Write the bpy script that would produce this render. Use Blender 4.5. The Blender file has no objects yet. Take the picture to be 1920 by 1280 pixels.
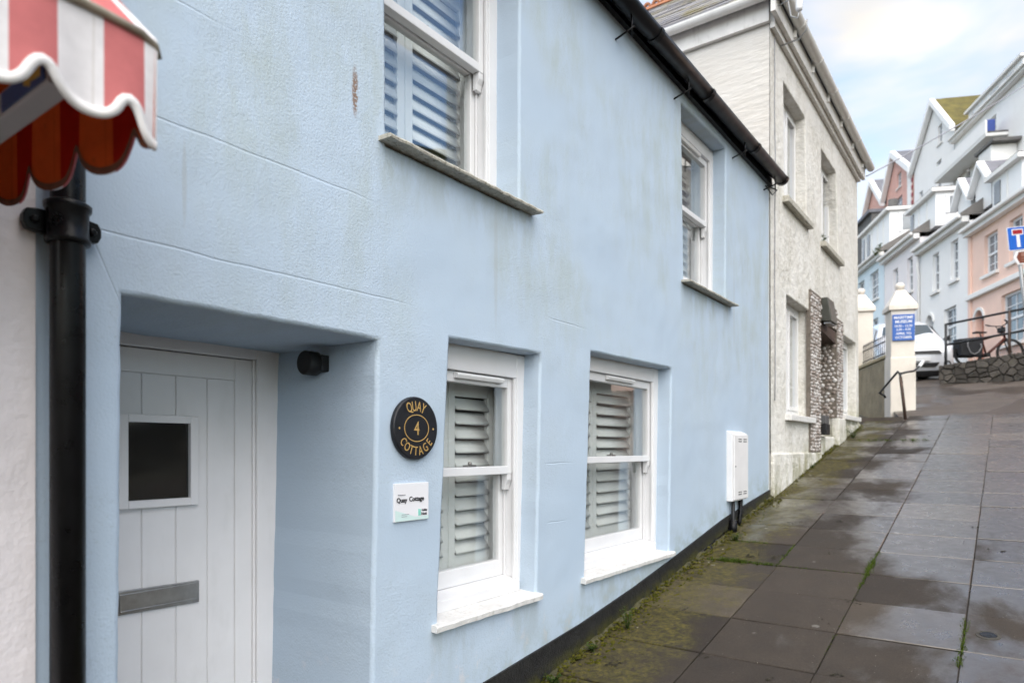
import bpy, bmesh, math, random
from math import sin, cos, pi, radians
from mathutils import Vector, Matrix, Euler

random.seed(7)
scene = bpy.context.scene
COL = scene.collection

# ------------------------------------------------------------------ camera
cam_d = bpy.data.cameras.new('camera')
cam_d.sensor_width = 36.0
cam_d.lens = 24.0
cam_d.shift_y = 200 / 1920
cam_d.clip_start = 0.05
cam_d.clip_end = 3000
cam_d.dof.use_dof = True
cam_d.dof.focus_distance = 3.3
cam_d.dof.aperture_fstop = 2.4
cam = bpy.data.objects.new('camera', cam_d)
cam.location = (0, 0, 1.7)
cam.rotation_euler = (radians(90), 0, radians(36))
COL.objects.link(cam)
scene.camera = cam

# ------------------------------------------------------------------ world, sun, exposure
SUN_DIR = Vector((0.36, -0.50, 0.78)).normalized()      # towards the sun
world = bpy.data.worlds.new('World')
scene.world = world
world.use_nodes = True
wn = world.node_tree
wn.nodes.clear()
w_out = wn.nodes.new('ShaderNodeOutputWorld')
w_bg = wn.nodes.new('ShaderNodeBackground')
w_bg.inputs['Strength'].default_value = 0.082
w_sky = wn.nodes.new('ShaderNodeTexSky')
w_sky.sky_type = 'NISHITA'
w_sky.sun_disc = False
w_sky.sun_elevation = math.asin(SUN_DIR.z)
w_sky.sun_rotation = math.atan2(SUN_DIR.x, SUN_DIR.y)
w_sky.air_density = 1.0
w_sky.dust_density = 1.5
w_tc = wn.nodes.new('ShaderNodeTexCoord')
w_map = wn.nodes.new('ShaderNodeMapping')
w_map.inputs['Location'].default_value = (0.35, 0.1, 0.62)
w_map.inputs['Scale'].default_value = (1.0, 1.0, 2.1)
w_n = wn.nodes.new('ShaderNodeTexNoise')
w_n.inputs['Scale'].default_value = 2.3
w_n.inputs['Detail'].default_value = 5
w_n.inputs['Roughness'].default_value = 0.52
w_n.inputs['Distortion'].default_value = 0.25
w_r = wn.nodes.new('ShaderNodeValToRGB')
w_r.color_ramp.elements[0].position = 0.40
w_r.color_ramp.elements[0].color = (0.05, 0.05, 0.05, 1)
w_r.color_ramp.elements[1].position = 0.61
w_r.color_ramp.elements[1].color = (1, 1, 1, 1)
w_mix = wn.nodes.new('ShaderNodeMix')
w_mix.data_type = 'RGBA'
w_n2 = wn.nodes.new('ShaderNodeTexNoise')
w_n2.inputs['Scale'].default_value = 4.0
w_n2.inputs['Detail'].default_value = 2
w_r2 = wn.nodes.new('ShaderNodeValToRGB')
w_r2.color_ramp.elements[0].position = 0.3
w_r2.color_ramp.elements[0].color = (5.4, 5.25, 5.05, 1)
w_r2.color_ramp.elements[1].position = 0.7
w_r2.color_ramp.elements[1].color = (8.2, 7.7, 7.1, 1)
w_gain = wn.nodes.new('ShaderNodeMix')
w_gain.data_type = 'RGBA'
w_gain.blend_type = 'MULTIPLY'
w_gain.inputs[0].default_value = 1.0
w_gain.inputs[7].default_value = (2.0, 2.3, 2.4, 1)
L = wn.links.new
L(w_tc.outputs['Generated'], w_map.inputs['Vector'])
L(w_map.outputs['Vector'], w_n.inputs['Vector'])
L(w_map.outputs['Vector'], w_n2.inputs['Vector'])
L(w_n.outputs['Fac'], w_r.inputs['Fac'])
L(w_n2.outputs['Fac'], w_r2.inputs['Fac'])
L(w_sky.outputs['Color'], w_gain.inputs[6])
L(w_r.outputs['Color'], w_mix.inputs[0])
L(w_gain.outputs[2], w_mix.inputs[6])
L(w_r2.outputs['Color'], w_mix.inputs[7])
L(w_mix.outputs[2], w_bg.inputs['Color'])
L(w_bg.outputs['Background'], w_out.inputs['Surface'])

sun_d = bpy.data.lights.new('sun', 'SUN')
sun_d.energy = 2.3
sun_d.angle = radians(96)
sun_d.color = (1.0, 0.90, 0.79)
sun = bpy.data.objects.new('sun', sun_d)
sun.rotation_euler = SUN_DIR.to_track_quat('Z', 'Y').to_euler()
sun.location = (4, -4, 12)
COL.objects.link(sun)

cy_ = scene.cycles
cy_.max_bounces = 6
cy_.use_adaptive_sampling = True
cy_.adaptive_threshold = 0.025
cy_.adaptive_min_samples = 12
cy_.diffuse_bounces = 2
cy_.glossy_bounces = 3
cy_.transmission_bounces = 4
cy_.transparent_max_bounces = 12
cy_.caustics_reflective = False
cy_.caustics_refractive = False
vs = scene.view_settings
vs.view_transform = 'Standard'
vs.look = 'None'
vs.exposure = 1.0
vs.gamma = 1.0
vs.use_curve_mapping = False

# ------------------------------------------------------------------ node helpers
class NT:
    def __init__(self, name):
        self.m = bpy.data.materials.new(name)
        self.m.use_nodes = True
        self.t = self.m.node_tree
        self.b = self.t.nodes['Principled BSDF']
        self.out = self.t.nodes['Material Output']
        self._pos = None

    def new(self, typ, **kw):
        n = self.t.nodes.new(typ)
        for k, v in kw.items():
            setattr(n, k, v)
        return n

    def put(self, sock, v):
        if isinstance(v, bpy.types.NodeSocket):
            self.t.links.new(v, sock)
        else:
            if sock.type == 'RGBA' and isinstance(v, (int, float)):
                v = (v, v, v, 1)
            if sock.type == 'RGBA' and len(v) == 3:
                v = (*v, 1)
            sock.default_value = v

    def pos(self):
        if self._pos is None:
            self._pos = self.new('ShaderNodeNewGeometry').outputs['Position']
        return self._pos

    def obj(self):
        return self.new('ShaderNodeTexCoord').outputs['Object']

    def rnd(self):
        return self.new('ShaderNodeObjectInfo').outputs['Random']

    def island(self):
        return self.new('ShaderNodeNewGeometry').outputs['Random Per Island']

    def xyz(self, v):
        s = self.new('ShaderNodeSeparateXYZ')
        self.put(s.inputs[0], v)
        return s.outputs

    def comb(self, x, y, z):
        s = self.new('ShaderNodeCombineXYZ')
        for i, q in enumerate((x, y, z)):
            self.put(s.inputs[i], q)
        return s.outputs[0]

    def scale(self, v, sc):
        n = self.new('ShaderNodeMapping')
        self.put(n.inputs['Vector'], v)
        n.inputs['Scale'].default_value = sc
        return n.outputs[0]

    def noise(self, v, s, detail=4, rough=0.55, dist=0.0):
        n = self.new('ShaderNodeTexNoise')
        self.put(n.inputs['Vector'], v)
        n.inputs['Scale'].default_value = s
        n.inputs['Detail'].default_value = detail
        n.inputs['Roughness'].default_value = rough
        n.inputs['Distortion'].default_value = dist
        return n.outputs['Fac']

    def vor(self, v, s, feature='F1', out='Distance'):
        n = self.new('ShaderNodeTexVoronoi', feature=feature)
        self.put(n.inputs['Vector'], v)
        n.inputs['Scale'].default_value = s
        return n.outputs[out]

    def ramp(self, fac, stops):
        n = self.new('ShaderNodeValToRGB')
        self.put(n.inputs['Fac'], fac)
        e = n.color_ramp.elements
        while len(e) < len(stops):
            e.new(0.5)
        for i, (p, c) in enumerate(stops):
            e[i].position = p
            e[i].color = (c, c, c, 1) if isinstance(c, (int, float)) else (*c, 1)
        return n.outputs['Color']

    def smooth(self, v, a, b, c=0.0, d=1.0):
        n = self.new('ShaderNodeMapRange', interpolation_type='SMOOTHSTEP')
        self.put(n.inputs['Value'], v)
        for i, q in enumerate((a, b, c, d)):
            n.inputs[i + 1].default_value = q
        return n.outputs['Result']

    def mix(self, fac, a, b, mode='MIX'):
        n = self.new('ShaderNodeMix', data_type='RGBA', blend_type=mode)
        self.put(n.inputs[0], fac)
        self.put(n.inputs[6], a)
        self.put(n.inputs[7], b)
        return n.outputs[2]

    def math(self, op, a, b=0.0, c=0.0):
        n = self.new('ShaderNodeMath', operation=op)
        self.put(n.inputs[0], a)
        self.put(n.inputs[1], b)
        self.put(n.inputs[2], c)
        return n.outputs[0]

    def bump(self, h, strength=0.5, dist=0.01, normal=None):
        n = self.new('ShaderNodeBump')
        n.inputs['Strength'].default_value = strength
        n.inputs['Distance'].default_value = dist
        self.put(n.inputs['Height'], h)
        if normal is not None:
            self.put(n.inputs['Normal'], normal)
        return n.outputs['Normal']

    def set(self, **kw):
        names = {'col': 'Base Color', 'rough': 'Roughness', 'metal': 'Metallic', 'spec': 'Specular IOR Level',
                 'normal': 'Normal', 'coat': 'Coat Weight', 'trans': 'Transmission Weight', 'sub': 'Subsurface Weight'}
        for k, v in kw.items():
            self.put(self.b.inputs[names[k]], v)
        return self.m


def gm(name, col, rough=0.6, var=0.12, vs_=4.0, bump=0.0, bs=60.0, bd=0.004, metal=0.0, spec=0.4, dirt=0.0,
       dirtcol=(0.12, 0.11, 0.08), rand=0.0, coat=0.0):
    """plain painted / stone / metal surface with mottling, wear and fine relief"""
    n = NT(name)
    p = n.pos()
    f = n.noise(p, vs_, 3, 0.6)
    dark = tuple(c * (1 - var) for c in col)
    lite = tuple(min(1, c * (1 + var)) for c in col)
    c = n.ramp(f, [(0.3, dark), (0.7, lite)])
    if rand:
        c = n.mix(1.0, c, n.ramp(n.rnd(), [(0, 1 - rand), (1, 1.0)]), 'MULTIPLY')
    if dirt:
        d = n.smooth(n.noise(n.scale(p, (1, 1, 0.35)), vs_ * 2.3, 4, 0.65), 0.52, 0.74, 0, dirt)
        c = n.mix(d, c, dirtcol)
    n.set(col=c, rough=n.smooth(f, 0.2, 0.8, max(0.03, rough - 0.06), min(1, rough + 0.06)),
          metal=metal, spec=spec, coat=coat)
    if bump:
        n.set(normal=n.bump(n.noise(p, bs, 2, 0.6), bump, bd))
    return n.m


MAT = {}

# --- blue painted render
def make_blue():
    n = NT('blue_render')
    p = n.pos()
    x, y, z = n.xyz(p)
    patch = n.noise(n.scale(p, (1, 1, 1.4)), 0.95, 3, 0.6)
    base = n.ramp(patch, [(0.25, (0.440, 0.542, 0.655)), (0.75, (0.484, 0.577, 0.680))])
    streak = n.noise(n.scale(p, (1, 4.5, 1.5)), 1.1, 5, 0.72)
    hi = n.smooth(z, 1.7, 2.9, 0.15, 1.0)
    alg = n.math('MULTIPLY', n.math('MULTIPLY', n.smooth(streak, 0.36, 0.70), n.smooth(patch, 0.36, 0.60)), hi)
    c = n.mix(n.math('MULTIPLY', alg, 0.85), base, (0.41, 0.48, 0.49))
    # fine dark algae specks
    speck = n.noise(p, 75, 2, 0.7)
    sp = n.smooth(speck, 0.56, 0.72)
    c = n.mix(n.math('MULTIPLY', n.math('MULTIPLY', sp, 0.28), n.smooth(patch, 0.36, 0.60)), c, (0.27, 0.33, 0.35))
    blot = n.noise(p, 6.5, 4, 0.7)
    # worn pale patches low on the pier by the door
    low = n.math('MULTIPLY', n.smooth(z, 0.95, 0.65), n.smooth(blot, 0.56, 0.66))
    c = n.mix(n.math('MULTIPLY', low, 0.6), c, (0.66, 0.64, 0.68))
    # rust run under an old fixing
    ry = n.math('MULTIPLY', n.math('SUBTRACT', y, n.math('ADD', 1.735, n.math('MULTIPLY', speck, 0.012))), 62)
    rz = n.math('MULTIPLY', n.math('SUBTRACT', z, 3.05), 10.0)
    rr = n.math('ADD', n.math('MULTIPLY', ry, ry), n.math('MULTIPLY', rz, rz))
    rust = n.math('MULTIPLY', n.smooth(rr, 1.3, 0.25), n.smooth(speck, 0.35, 0.52))
    c = n.mix(n.math('MULTIPLY', rust, 0.85), c, (0.21, 0.11, 0.05))
    for (sy, sz, ln, wd, am) in ((1.08, 2.50, 0.16, 0.010, 0.25), (6.16, 3.0, 0.5, 0.03, 0.18), (2.62, 2.6, 0.4, 0.02, 0.2)):
        ay = n.math('DIVIDE', n.math('SUBTRACT', y, sy), wd)
        az = n.math('DIVIDE', n.math('SUBTRACT', z, sz), ln)
        q = n.smooth(n.math('ADD', n.math('MULTIPLY', ay, ay), n.math('MULTIPLY', az, az)), 1.0, 0.1)
        c = n.mix(n.math('MULTIPLY', q, am), c, (0.34, 0.32, 0.26))
    # damp green at the foot
    foot = n.math('SUBTRACT', z, n.math('MULTIPLY', y, 0.17))
    fm = n.math('MULTIPLY', n.smooth(foot, 0.36, 0.08), n.smooth(blot, 0.4, 0.66))
    c = n.mix(n.math('MULTIPLY', fm, 0.5), c, (0.27, 0.32, 0.27))
    # grime runs below the sills
    for (y0, y1, zs) in ((2.17, 2.98, 0.91), (3.43, 4.74, 0.91), (1.86, 2.93, 2.90), (4.93, 6.07, 2.95)):
        q = n.math('MULTIPLY', n.math('MULTIPLY', n.smooth(z, zs - 0.30, zs), n.smooth(z, zs + 0.03, zs + 0.01)), n.math('MULTIPLY', n.smooth(y, y0 - 0.03, y0 + 0.02), n.smooth(y, y1 + 0.03, y1 - 0.02)))
        c = n.mix(n.math('MULTIPLY', n.math('MULTIPLY', q, n.smooth(streak, 0.40, 0.62)), 0.5), c, (0.33, 0.375, 0.38))
    # ruled ashlar lines in the render
    big = n.noise(p, 4.5, 1, 0.5)
    zz = n.math('ADD', z, n.math('MULTIPLY', n.math('SUBTRACT', big, 0.5), 0.014))
    gsum = 0.0
    for (z0, y0, y1) in ((2.292, 0.80, 2.06), (2.662, 0.95, 1.88), (3.03, 0.7, 1.25), (1.62, 3.06, 3.35), (1.30, 3.08, 3.3), (2.40, 3.1, 3.5)):
        d = n.math('ABSOLUTE', n.math('SUBTRACT', zz, z0))
        g = n.smooth(d, 0.006, 0.0)
        g = n.math('MULTIPLY', g, n.math('MULTIPLY', n.smooth(y, y0 - 0.02, y0 + 0.05), n.smooth(y, y1 + 0.05, y1 - 0.25)))
        gsum = n.math('ADD', gsum, g)
    d = n.math('ABSOLUTE', n.math('ADD', n.math('SUBTRACT', z, 2.21), n.math('MULTIPLY', n.math('SUBTRACT', y, 0.85), 2.3)))
    g = n.math('MULTIPLY', n.smooth(d, 0.012, 0.0), n.math('MULTIPLY', n.smooth(z, 2.08, 2.12), n.smooth(z, 2.28, 2.24)))
    gsum = n.math('ADD', gsum, g)
    mid = n.noise(p, 30, 2, 0.6)
    trowel = n.noise(n.scale(p, (1, 1.0, 1.7)), 1.7, 1, 0.5)
    rough_ = n.smooth(patch, 0.38, 0.62, 0.35, 1.0)
    fine = n.noise(p, 120, 1, 0.5)
    hh = n.math('MULTIPLY', n.math('ADD', n.math('MULTIPLY', fine, 0.42), n.math('MULTIPLY', mid, 0.50)), rough_)
    hh = n.math('ADD', hh, n.math('ADD', n.math('MULTIPLY', big, 2.0), n.math('MULTIPLY', trowel, 3.5)))
    hh = n.math('SUBTRACT', hh, n.math('MULTIPLY', gsum, 0.62))
    n.set(col=c, rough=0.68, spec=0.3, normal=n.bump(hh, 0.45, 0.0075))
    return n.m
MAT['blue'] = make_blue()

def make_plinth():
    n = NT('black_plinth')
    p = n.pos()
    x, y, z = n.xyz(p)
    foot = n.math('SUBTRACT', z, n.math('MULTIPLY', y, 0.17))
    c = n.ramp(n.noise(p, 14, 5, 0.65), [(0.3, (0.010, 0.010, 0.011)), (0.75, (0.028, 0.027, 0.026))])
    moss = n.math('MULTIPLY', n.smooth(foot, 0.055, -0.04), n.smooth(n.noise(p, 9, 4, 0.7), 0.36, 0.54))
    c = n.mix(moss, c, n.ramp(n.noise(p, 40, 4), [(0.3, (0.028, 0.03, 0.008)), (0.7, (0.075, 0.07, 0.018))]))
    worn = n.smooth(n.noise(n.scale(p, (1, 1, 0.4)), 20, 5, 0.7), 0.64, 0.76)
    c = n.mix(n.math('MULTIPLY', worn, 0.5), c, (0.11, 0.11, 0.11))
    n.set(col=c, rough=0.62, spec=0.3, normal=n.bump(n.noise(p, 60, 5, 0.6), 0.6, 0.008))
    return n.m
MAT['plinth'] = make_plinth()

def make_white_rough(name, ripple):
    n = NT(name)
    p = n.pos()
    x, y, z = n.xyz(p)
    c = n.ramp(n.noise(p, 1.8, 5, 0.6), [(0.3, (0.73, 0.705, 0.65)), (0.7, (0.79, 0.775, 0.735))])
    stain = n.math('MULTIPLY', n.smooth(n.noise(n.scale(p, (1, 1.6, 0.8)), 1.5, 6, 0.7), 0.40, 0.66), n.smooth(n.noise(p, 26, 5, 0.7), 0.36, 0.62))
    c = n.mix(n.math('MULTIPLY', stain, 0.12 if ripple else 0.60), c, (0.40, 0.375, 0.30))
    if ripple:
        c = n.mix(1.0, c, (0.82, 0.81, 0.80), 'MULTIPLY')
        nz = n.noise(n.scale(p, (4.5, 1, 20)), 1.0, 3, 0.55, 0.2)
        h = n.math('ADD', n.math('MULTIPLY', nz, 1.0), n.math('MULTIPLY', n.noise(p, 60, 3), 0.12))
        n.set(col=c, rough=0.7, spec=0.25, normal=n.bump(h, 0.6, 0.022))
    else:
        foot = n.math('SUBTRACT', z, n.math('MULTIPLY', y, 0.17))
        fm = n.math('MULTIPLY', n.smooth(foot, 0.42, 0.0), n.smooth(n.noise(n.scale(p, (1, 1, 0.5)), 5, 5, 0.7), 0.38, 0.62))
        c = n.mix(n.math('MULTIPLY', fm, 0.75), c, (0.24, 0.23, 0.11))
        h = n.math('ADD', n.math('MULTIPLY', n.noise(p, 8, 4, 0.62), 1.6), n.math('MULTIPLY', n.noise(p, 45, 1), 0.3))
        n.set(col=c, rough=0.75, spec=0.2, normal=n.bump(h, 0.55, 0.036))
    return n.m
MAT['white_rough'] = make_white_rough('white_roughcast', False)
MAT['white_ripple'] = make_white_rough('white_rippled_render', True)

def make_slab():
    n = NT('paving_slab')
    p = n.pos()
    x, y, z = n.xyz(p)
    r = n.rnd()
    c = n.ramp(r, [(0.0, (0.031, 0.025, 0.021)), (0.45, (0.044, 0.036, 0.029)), (0.85, (0.056, 0.045, 0.036)), (1.0, (0.098, 0.081, 0.060))])
    mott = n.noise(p, 5.5, 6, 0.65)
    c = n.mix(1.0, c, n.ramp(mott, [(0.25, 0.72), (0.75, 1.22)]), 'MULTIPLY')
    c = n.mix(1.0, c, n.ramp(n.noise(p, 160, 3, 0.7), [(0.3, 0.72), (0.72, 1.35)]), 'MULTIPLY')
    spk = n.smooth(n.vor(p, 46), 0.13, 0.07)
    pick = n.smooth(n.noise(p, 31, 2), 0.56, 0.62)
    c = n.mix(n.math('MULTIPLY', n.math('MULTIPLY', spk, pick), 0.75), c, (0.36, 0.34, 0.30))
    # moss towards the house wall
    near = n.math('ADD', n.smooth(x, -1.10, -1.9, 0, 1.02), n.math('MULTIPLY', n.math('SUBTRACT', n.noise(p, 2.6, 5, 0.65), 0.5), 1.7))
    moss = n.smooth(near, 0.40, 0.85)
    moss = n.math('MULTIPLY', moss, n.smooth(n.noise(p, 42, 5, 0.7), 0.30, 0.62))
    mc = n.ramp(n.noise(p, 20, 5, 0.65), [(0.3, (0.026, 0.025, 0.008)), (0.7, (0.150, 0.128, 0.028))])
    c = n.mix(n.math('MULTIPLY', moss, 0.85), c, mc)
    # pale lichen discs near the wall
    lv = n.vor(p, 13)
    lic = n.math('MULTIPLY', n.smooth(lv, 0.16, 0.11), n.math('MULTIPLY', n.smooth(x, -1.5, -1.8), n.smooth(n.noise(p, 4.2, 2), 0.55, 0.60)))
    c = n.mix(n.math('MULTIPLY', lic, 0.8), c, (0.40, 0.39, 0.33))
    # gum spots
    gv = n.vor(p, 3.1)
    gum = n.math('MULTIPLY', n.smooth(gv, 0.085, 0.06), n.smooth(n.noise(p, 60, 3), 0.3, 0.5))
    c = n.mix(n.math('MULTIPLY', gum, 0.45), c, (0.24, 0.23, 0.21))
    # standing damp
    wn_ = n.noise(n.scale(p, (1.0, 0.6, 0.0)), 1.5, 6, 0.62, 0.2)
    bias = n.math('ADD', n.smooth(x, -1.55, -0.15, -0.15, 0.17), n.smooth(y, 4.2, 6.6, -0.16, 0.12))
    slabw = n.math('MULTIPLY', n.math('SUBTRACT', r, 0.5), 0.15)
    wet = n.smooth(n.math('ADD', n.math('ADD', wn_, slabw), bias), 0.42, 0.62)
    c = n.mix(n.math('MULTIPLY', wet, 0.20), c, n.mix(1.0, c, (0.45, 0.45, 0.5), 'MULTIPLY'))
    rough = n.mix(wet, n.ramp(mott, [(0.3, 0.72), (0.7, 0.88)]), n.ramp(n.noise(p, 12, 4), [(0.3, 0.22), (0.7, 0.42)]))
    h = n.math('ADD', n.noise(p, 150, 3, 0.6), n.math('MULTIPLY', n.noise(p, 18, 4), 0.8))
    bn = n.new('ShaderNodeBump')
    n.put(bn.inputs['Strength'], n.math('SUBTRACT', 0.50, n.math('MULTIPLY', wet, 0.40)))
    bn.inputs['Distance'].default_value = 0.004
    n.put(bn.inputs['Height'], h)
    n.put(n.b.inputs['Coat Weight'], n.math('MULTIPLY', wet, 0.55))
    n.b.inputs['Coat Roughness'].default_value = 0.22
    n.set(col=c, rough=rough, spec=n.math('ADD', 0.22, n.math('MULTIPLY', wet, 0.78)), normal=bn.outputs[0])
    return n.m
MAT['slab'] = make_slab()

def make_road():
    n = NT('damp_road')
    p = n.pos()
    x, y, z = n.xyz(p)
    c = n.ramp(n.noise(p, 2.5, 6, 0.65), [(0.3, (0.055, 0.044, 0.036)), (0.7, (0.095, 0.076, 0.062))])
    c = n.mix(1.0, c, n.ramp(n.noise(p, 120, 3, 0.7), [(0.3, 0.75), (0.7, 1.3)]), 'MULTIPLY')
    wet = n.smooth(n.noise(n.scale(p, (1.0, 0.6, 0)), 0.9, 4, 0.5, 0.4), 0.46, 0.56)
    c = n.mix(n.math('MULTIPLY', wet, 0.4), c, n.mix(1.0, c, (0.5, 0.5, 0.55), 'MULTIPLY'))
    n.set(col=c, rough=n.mix(wet, 0.72, 0.28), normal=n.bump(n.noise(p, 110, 3), 0.25, 0.004))
    return n.m
MAT['road'] = make_road()

def make_glass():
    n = NT('window_glass')
    tr = n.new('ShaderNodeBsdfTransparent')
    tr.inputs[0].default_value = (0.975, 0.988, 0.982, 1)
    gl = n.new('ShaderNodeBsdfGlossy')
    gl.inputs['Roughness'].default_value = 0.012
    gl.inputs['Color'].default_value = (0.95, 0.97, 1.0, 1)
    geo_ = n.new('ShaderNodeNewGeometry')
    dt = n.new('ShaderNodeVectorMath', operation='DOT_PRODUCT')
    n.t.links.new(geo_.outputs['Normal'], dt.inputs[0])
    n.t.links.new(geo_.outputs['Incoming'], dt.inputs[1])
    cs_ = n.math('ABSOLUTE', dt.outputs['Value'])
    fr_ = n.math('ADD', 0.045, n.math('MULTIPLY', n.math('POWER', n.math('SUBTRACT', 1.0, cs_), 5.0), 0.955))
    bp = n.bump(n.noise(n.pos(), 2.2, 2), 0.05, 0.02)
    n.put(gl.inputs['Normal'], bp)
    mx = n.new('ShaderNodeMixShader')
    n.put(mx.inputs[0], n.math('MINIMUM', n.math('MULTIPLY', fr_, 2.0), 1.0))
    n.t.links.new(tr.outputs[0], mx.inputs[1])
    n.t.links.new(gl.outputs[0], mx.inputs[2])
    n.t.links.new(mx.outputs[0], n.out.inputs['Surface'])
    return n.m
MAT['glass'] = make_glass()

def make_fabric(name, axis, y0, period, ca, cb, trans, dirt):
    n = NT(name)
    p = n.pos()
    s = n.xyz(p)[axis]
    f = n.math('FRACT', n.math('DIVIDE', n.math('SUBTRACT', s, y0), period))
    st = n.math('MULTIPLY', n.smooth(f, 0.0, 0.015), n.smooth(f, 0.525, 0.51))
    c = n.mix(st, cb, ca)
    seam = n.smooth(n.math('ABSOLUTE', n.math('SUBTRACT', f, 0.405)), 0.016, 0.008)
    c = n.mix(n.math('MULTIPLY', seam, 0.35), c, n.mix(1.0, c, (0.6, 0.57, 0.48), 'MULTIPLY'))
    c = n.mix(1.0, c, n.ramp(n.noise(p, 22, 5, 0.6), [(0.3, 0.90), (0.7, 1.05)]), 'MULTIPLY')
    g = n.smooth(n.noise(p, 30, 6, 0.7), 0.56, 0.72)
    c = n.mix(n.math('MULTIPLY', g, dirt), c, (0.05, 0.03, 0.015))
    df = n.new('ShaderNodeBsdfDiffuse')
    tl = n.new('ShaderNodeBsdfTranslucent')
    n.put(df.inputs[0], c)
    n.put(tl.inputs[0], c)
    bp = n.bump(n.noise(p, 9, 3), 0.3, 0.01)
    n.put(df.inputs['Normal'], bp)
    mx = n.new('ShaderNodeMixShader')
    mx.inputs[0].default_value = trans
    n.t.links.new(df.outputs[0], mx.inputs[1])
    n.t.links.new(tl.outputs[0], mx.inputs[2])
    n.t.links.new(mx.outputs[0], n.out.inputs['Surface'])
    return n.m
PINK, OFFW = (0.57, 0.185, 0.185), (0.78, 0.76, 0.77)
MAT['aw_front'] = make_fabric('awning_stripe_fabric', 1, 0.444, 0.132, OFFW, PINK, 0.10, 0.05)
MAT['aw_side'] = make_fabric('awning_side_fabric', 0, -1.255, 0.237, OFFW, PINK, 0.40, 0.05)
MAT['aw_in'] = make_fabric('awning_lining_fabric', 0, -1.255, 0.237, (0.55, 0.085, 0.018), (0.38, 0.022, 0.010), 0.6, 0.30)
MAT['aw_trim'] = gm('awning_trim', (0.78, 0.76, 0.75), 0.7, 0.06, 9, dirt=0.15)

MAT['white'] = gm('white_paint', (0.76, 0.76, 0.77), 0.42, 0.03, 6, 0.10, 40, 0.003, dirt=0.05, dirtcol=(0.45, 0.44, 0.40))
MAT['door'] = gm('white_door_paint', (0.83, 0.815, 0.825), 0.38, 0.03, 4, 0.12, 30, 0.003, dirt=0.10, dirtcol=(0.45, 0.44, 0.40))
MAT['pvc'] = gm('white_plastic_frame', (0.80, 0.80, 0.80), 0.32, 0.03, 5, dirt=0.06, dirtcol=(0.45, 0.44, 0.38))
MAT['shutter'] = gm('shutter_paint', (0.84, 0.85, 0.84), 0.5, 0.03, 5)
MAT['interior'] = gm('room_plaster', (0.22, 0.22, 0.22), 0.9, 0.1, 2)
MAT['iron'] = gm('black_cast_iron', (0.004, 0.004, 0.0045), 0.30, 0.3, 14, 0.2, 70, 0.003, spec=0.2, dirt=0.04, dirtcol=(0.05, 0.045, 0.04))
MAT['gutter'] = gm('black_gutter_plastic', (0.005, 0.005, 0.006), 0.34, 0.2, 8, 0.08, 40, 0.003, spec=0.25, dirt=0.1, dirtcol=(0.03, 0.03, 0.03))
MAT['sill_white'] = gm('white_painted_sill', (0.72, 0.71, 0.69), 0.6, 0.07, 12, 0.6, 45, 0.008, dirt=0.35, dirtcol=(0.28, 0.26, 0.20))
MAT['sill_stone'] = gm('lichen_slate_sill', (0.46, 0.44, 0.38), 0.75, 0.25, 26, 0.7, 50, 0.008, dirt=0.9, dirtcol=(0.13, 0.115, 0.06))
MAT['steel'] = gm('brushed_steel', (0.42, 0.40, 0.38), 0.33, 0.1, 30, 0.1, 200, 0.001, metal=1.0)
MAT['disc'] = gm('black_plaque', (0.010, 0.010, 0.013), 0.42, 0.25, 30, 0.25, 120, 0.002, spec=0.4)
MAT['gold'] = gm('gold_lettering', (0.62, 0.40, 0.14), 0.42, 0.12, 60, metal=0.35)
MAT['card'] = gm('white_acrylic', (0.80, 0.80, 0.83), 0.22, 0.02, 5, spec=0.5)
MAT['teal'] = gm('pale_teal_print', (0.60, 0.76, 0.74), 0.3, 0.03, 5)
MAT['teal2'] = gm('teal_print', (0.20, 0.62, 0.52), 0.3, 0.03, 5)
MAT['ink'] = gm('dark_ink', (0.015, 0.015, 0.02), 0.4, 0.05, 5)
MAT['greyink'] = gm('grey_ink', (0.30, 0.30, 0.33), 0.4, 0.05, 5)
MAT['meter'] = gm('white_meter_box_plastic', (0.78, 0.77, 0.77), 0.4, 0.04, 6, 0.08, 60, 0.002, dirt=0.05, dirtcol=(0.4, 0.38, 0.32))
MAT['dark'] = gm('dark_gap', (0.02, 0.02, 0.02), 0.6, 0.2, 8)
MAT['shopwhite'] = gm('white_shop_render', (0.76, 0.71, 0.715), 0.7, 0.05, 5, 0.5, 34, 0.008, dirt=0.12, dirtcol=(0.4, 0.34, 0.30))
MAT['slate'] = gm('slate_roof', (0.16, 0.16, 0.18), 0.6, 0.25, 3, 0.4, 12, 0.02, rand=0.35)
MAT['slate_moss'] = gm('mossy_slate', (0.16, 0.145, 0.10), 0.75, 0.3, 3, 0.5, 14, 0.02, dirt=0.6, dirtcol=(0.17, 0.13, 0.03), rand=0.35)
MAT['moss_roof'] = gm('moss_covered_roof', (0.125, 0.105, 0.03), 0.9, 0.3, 1.6, 0.6, 10, 0.03, dirt=0.5, dirtcol=(0.06, 0.065, 0.018))
MAT['terracotta'] = gm('terracotta', (0.34, 0.14, 0.07), 0.8, 0.25, 10, 0.4, 40, 0.01)
MAT['gutter_white'] = gm('white_gutter_plastic', (0.77, 0.76, 0.73), 0.4, 0.05, 4, dirt=0.22, dirtcol=(0.36, 0.34, 0.28))
MAT['fascia'] = gm('weathered_fascia', (0.74, 0.72, 0.68), 0.6, 0.08, 6, 0.2, 30, dirt=0.35, dirtcol=(0.30, 0.27, 0.22))
MAT['cream'] = gm('cream_pillar_paint', (0.77, 0.715, 0.64), 0.75, 0.05, 3, 0.35, 22, 0.01, dirt=0.18, dirtcol=(0.36, 0.33, 0.24))
MAT['ochre'] = gm('ochre_render', (0.30, 0.255, 0.175), 0.85, 0.2, 4, 0.6, 24, 0.02, dirt=0.6, dirtcol=(0.12, 0.095, 0.05))
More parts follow.
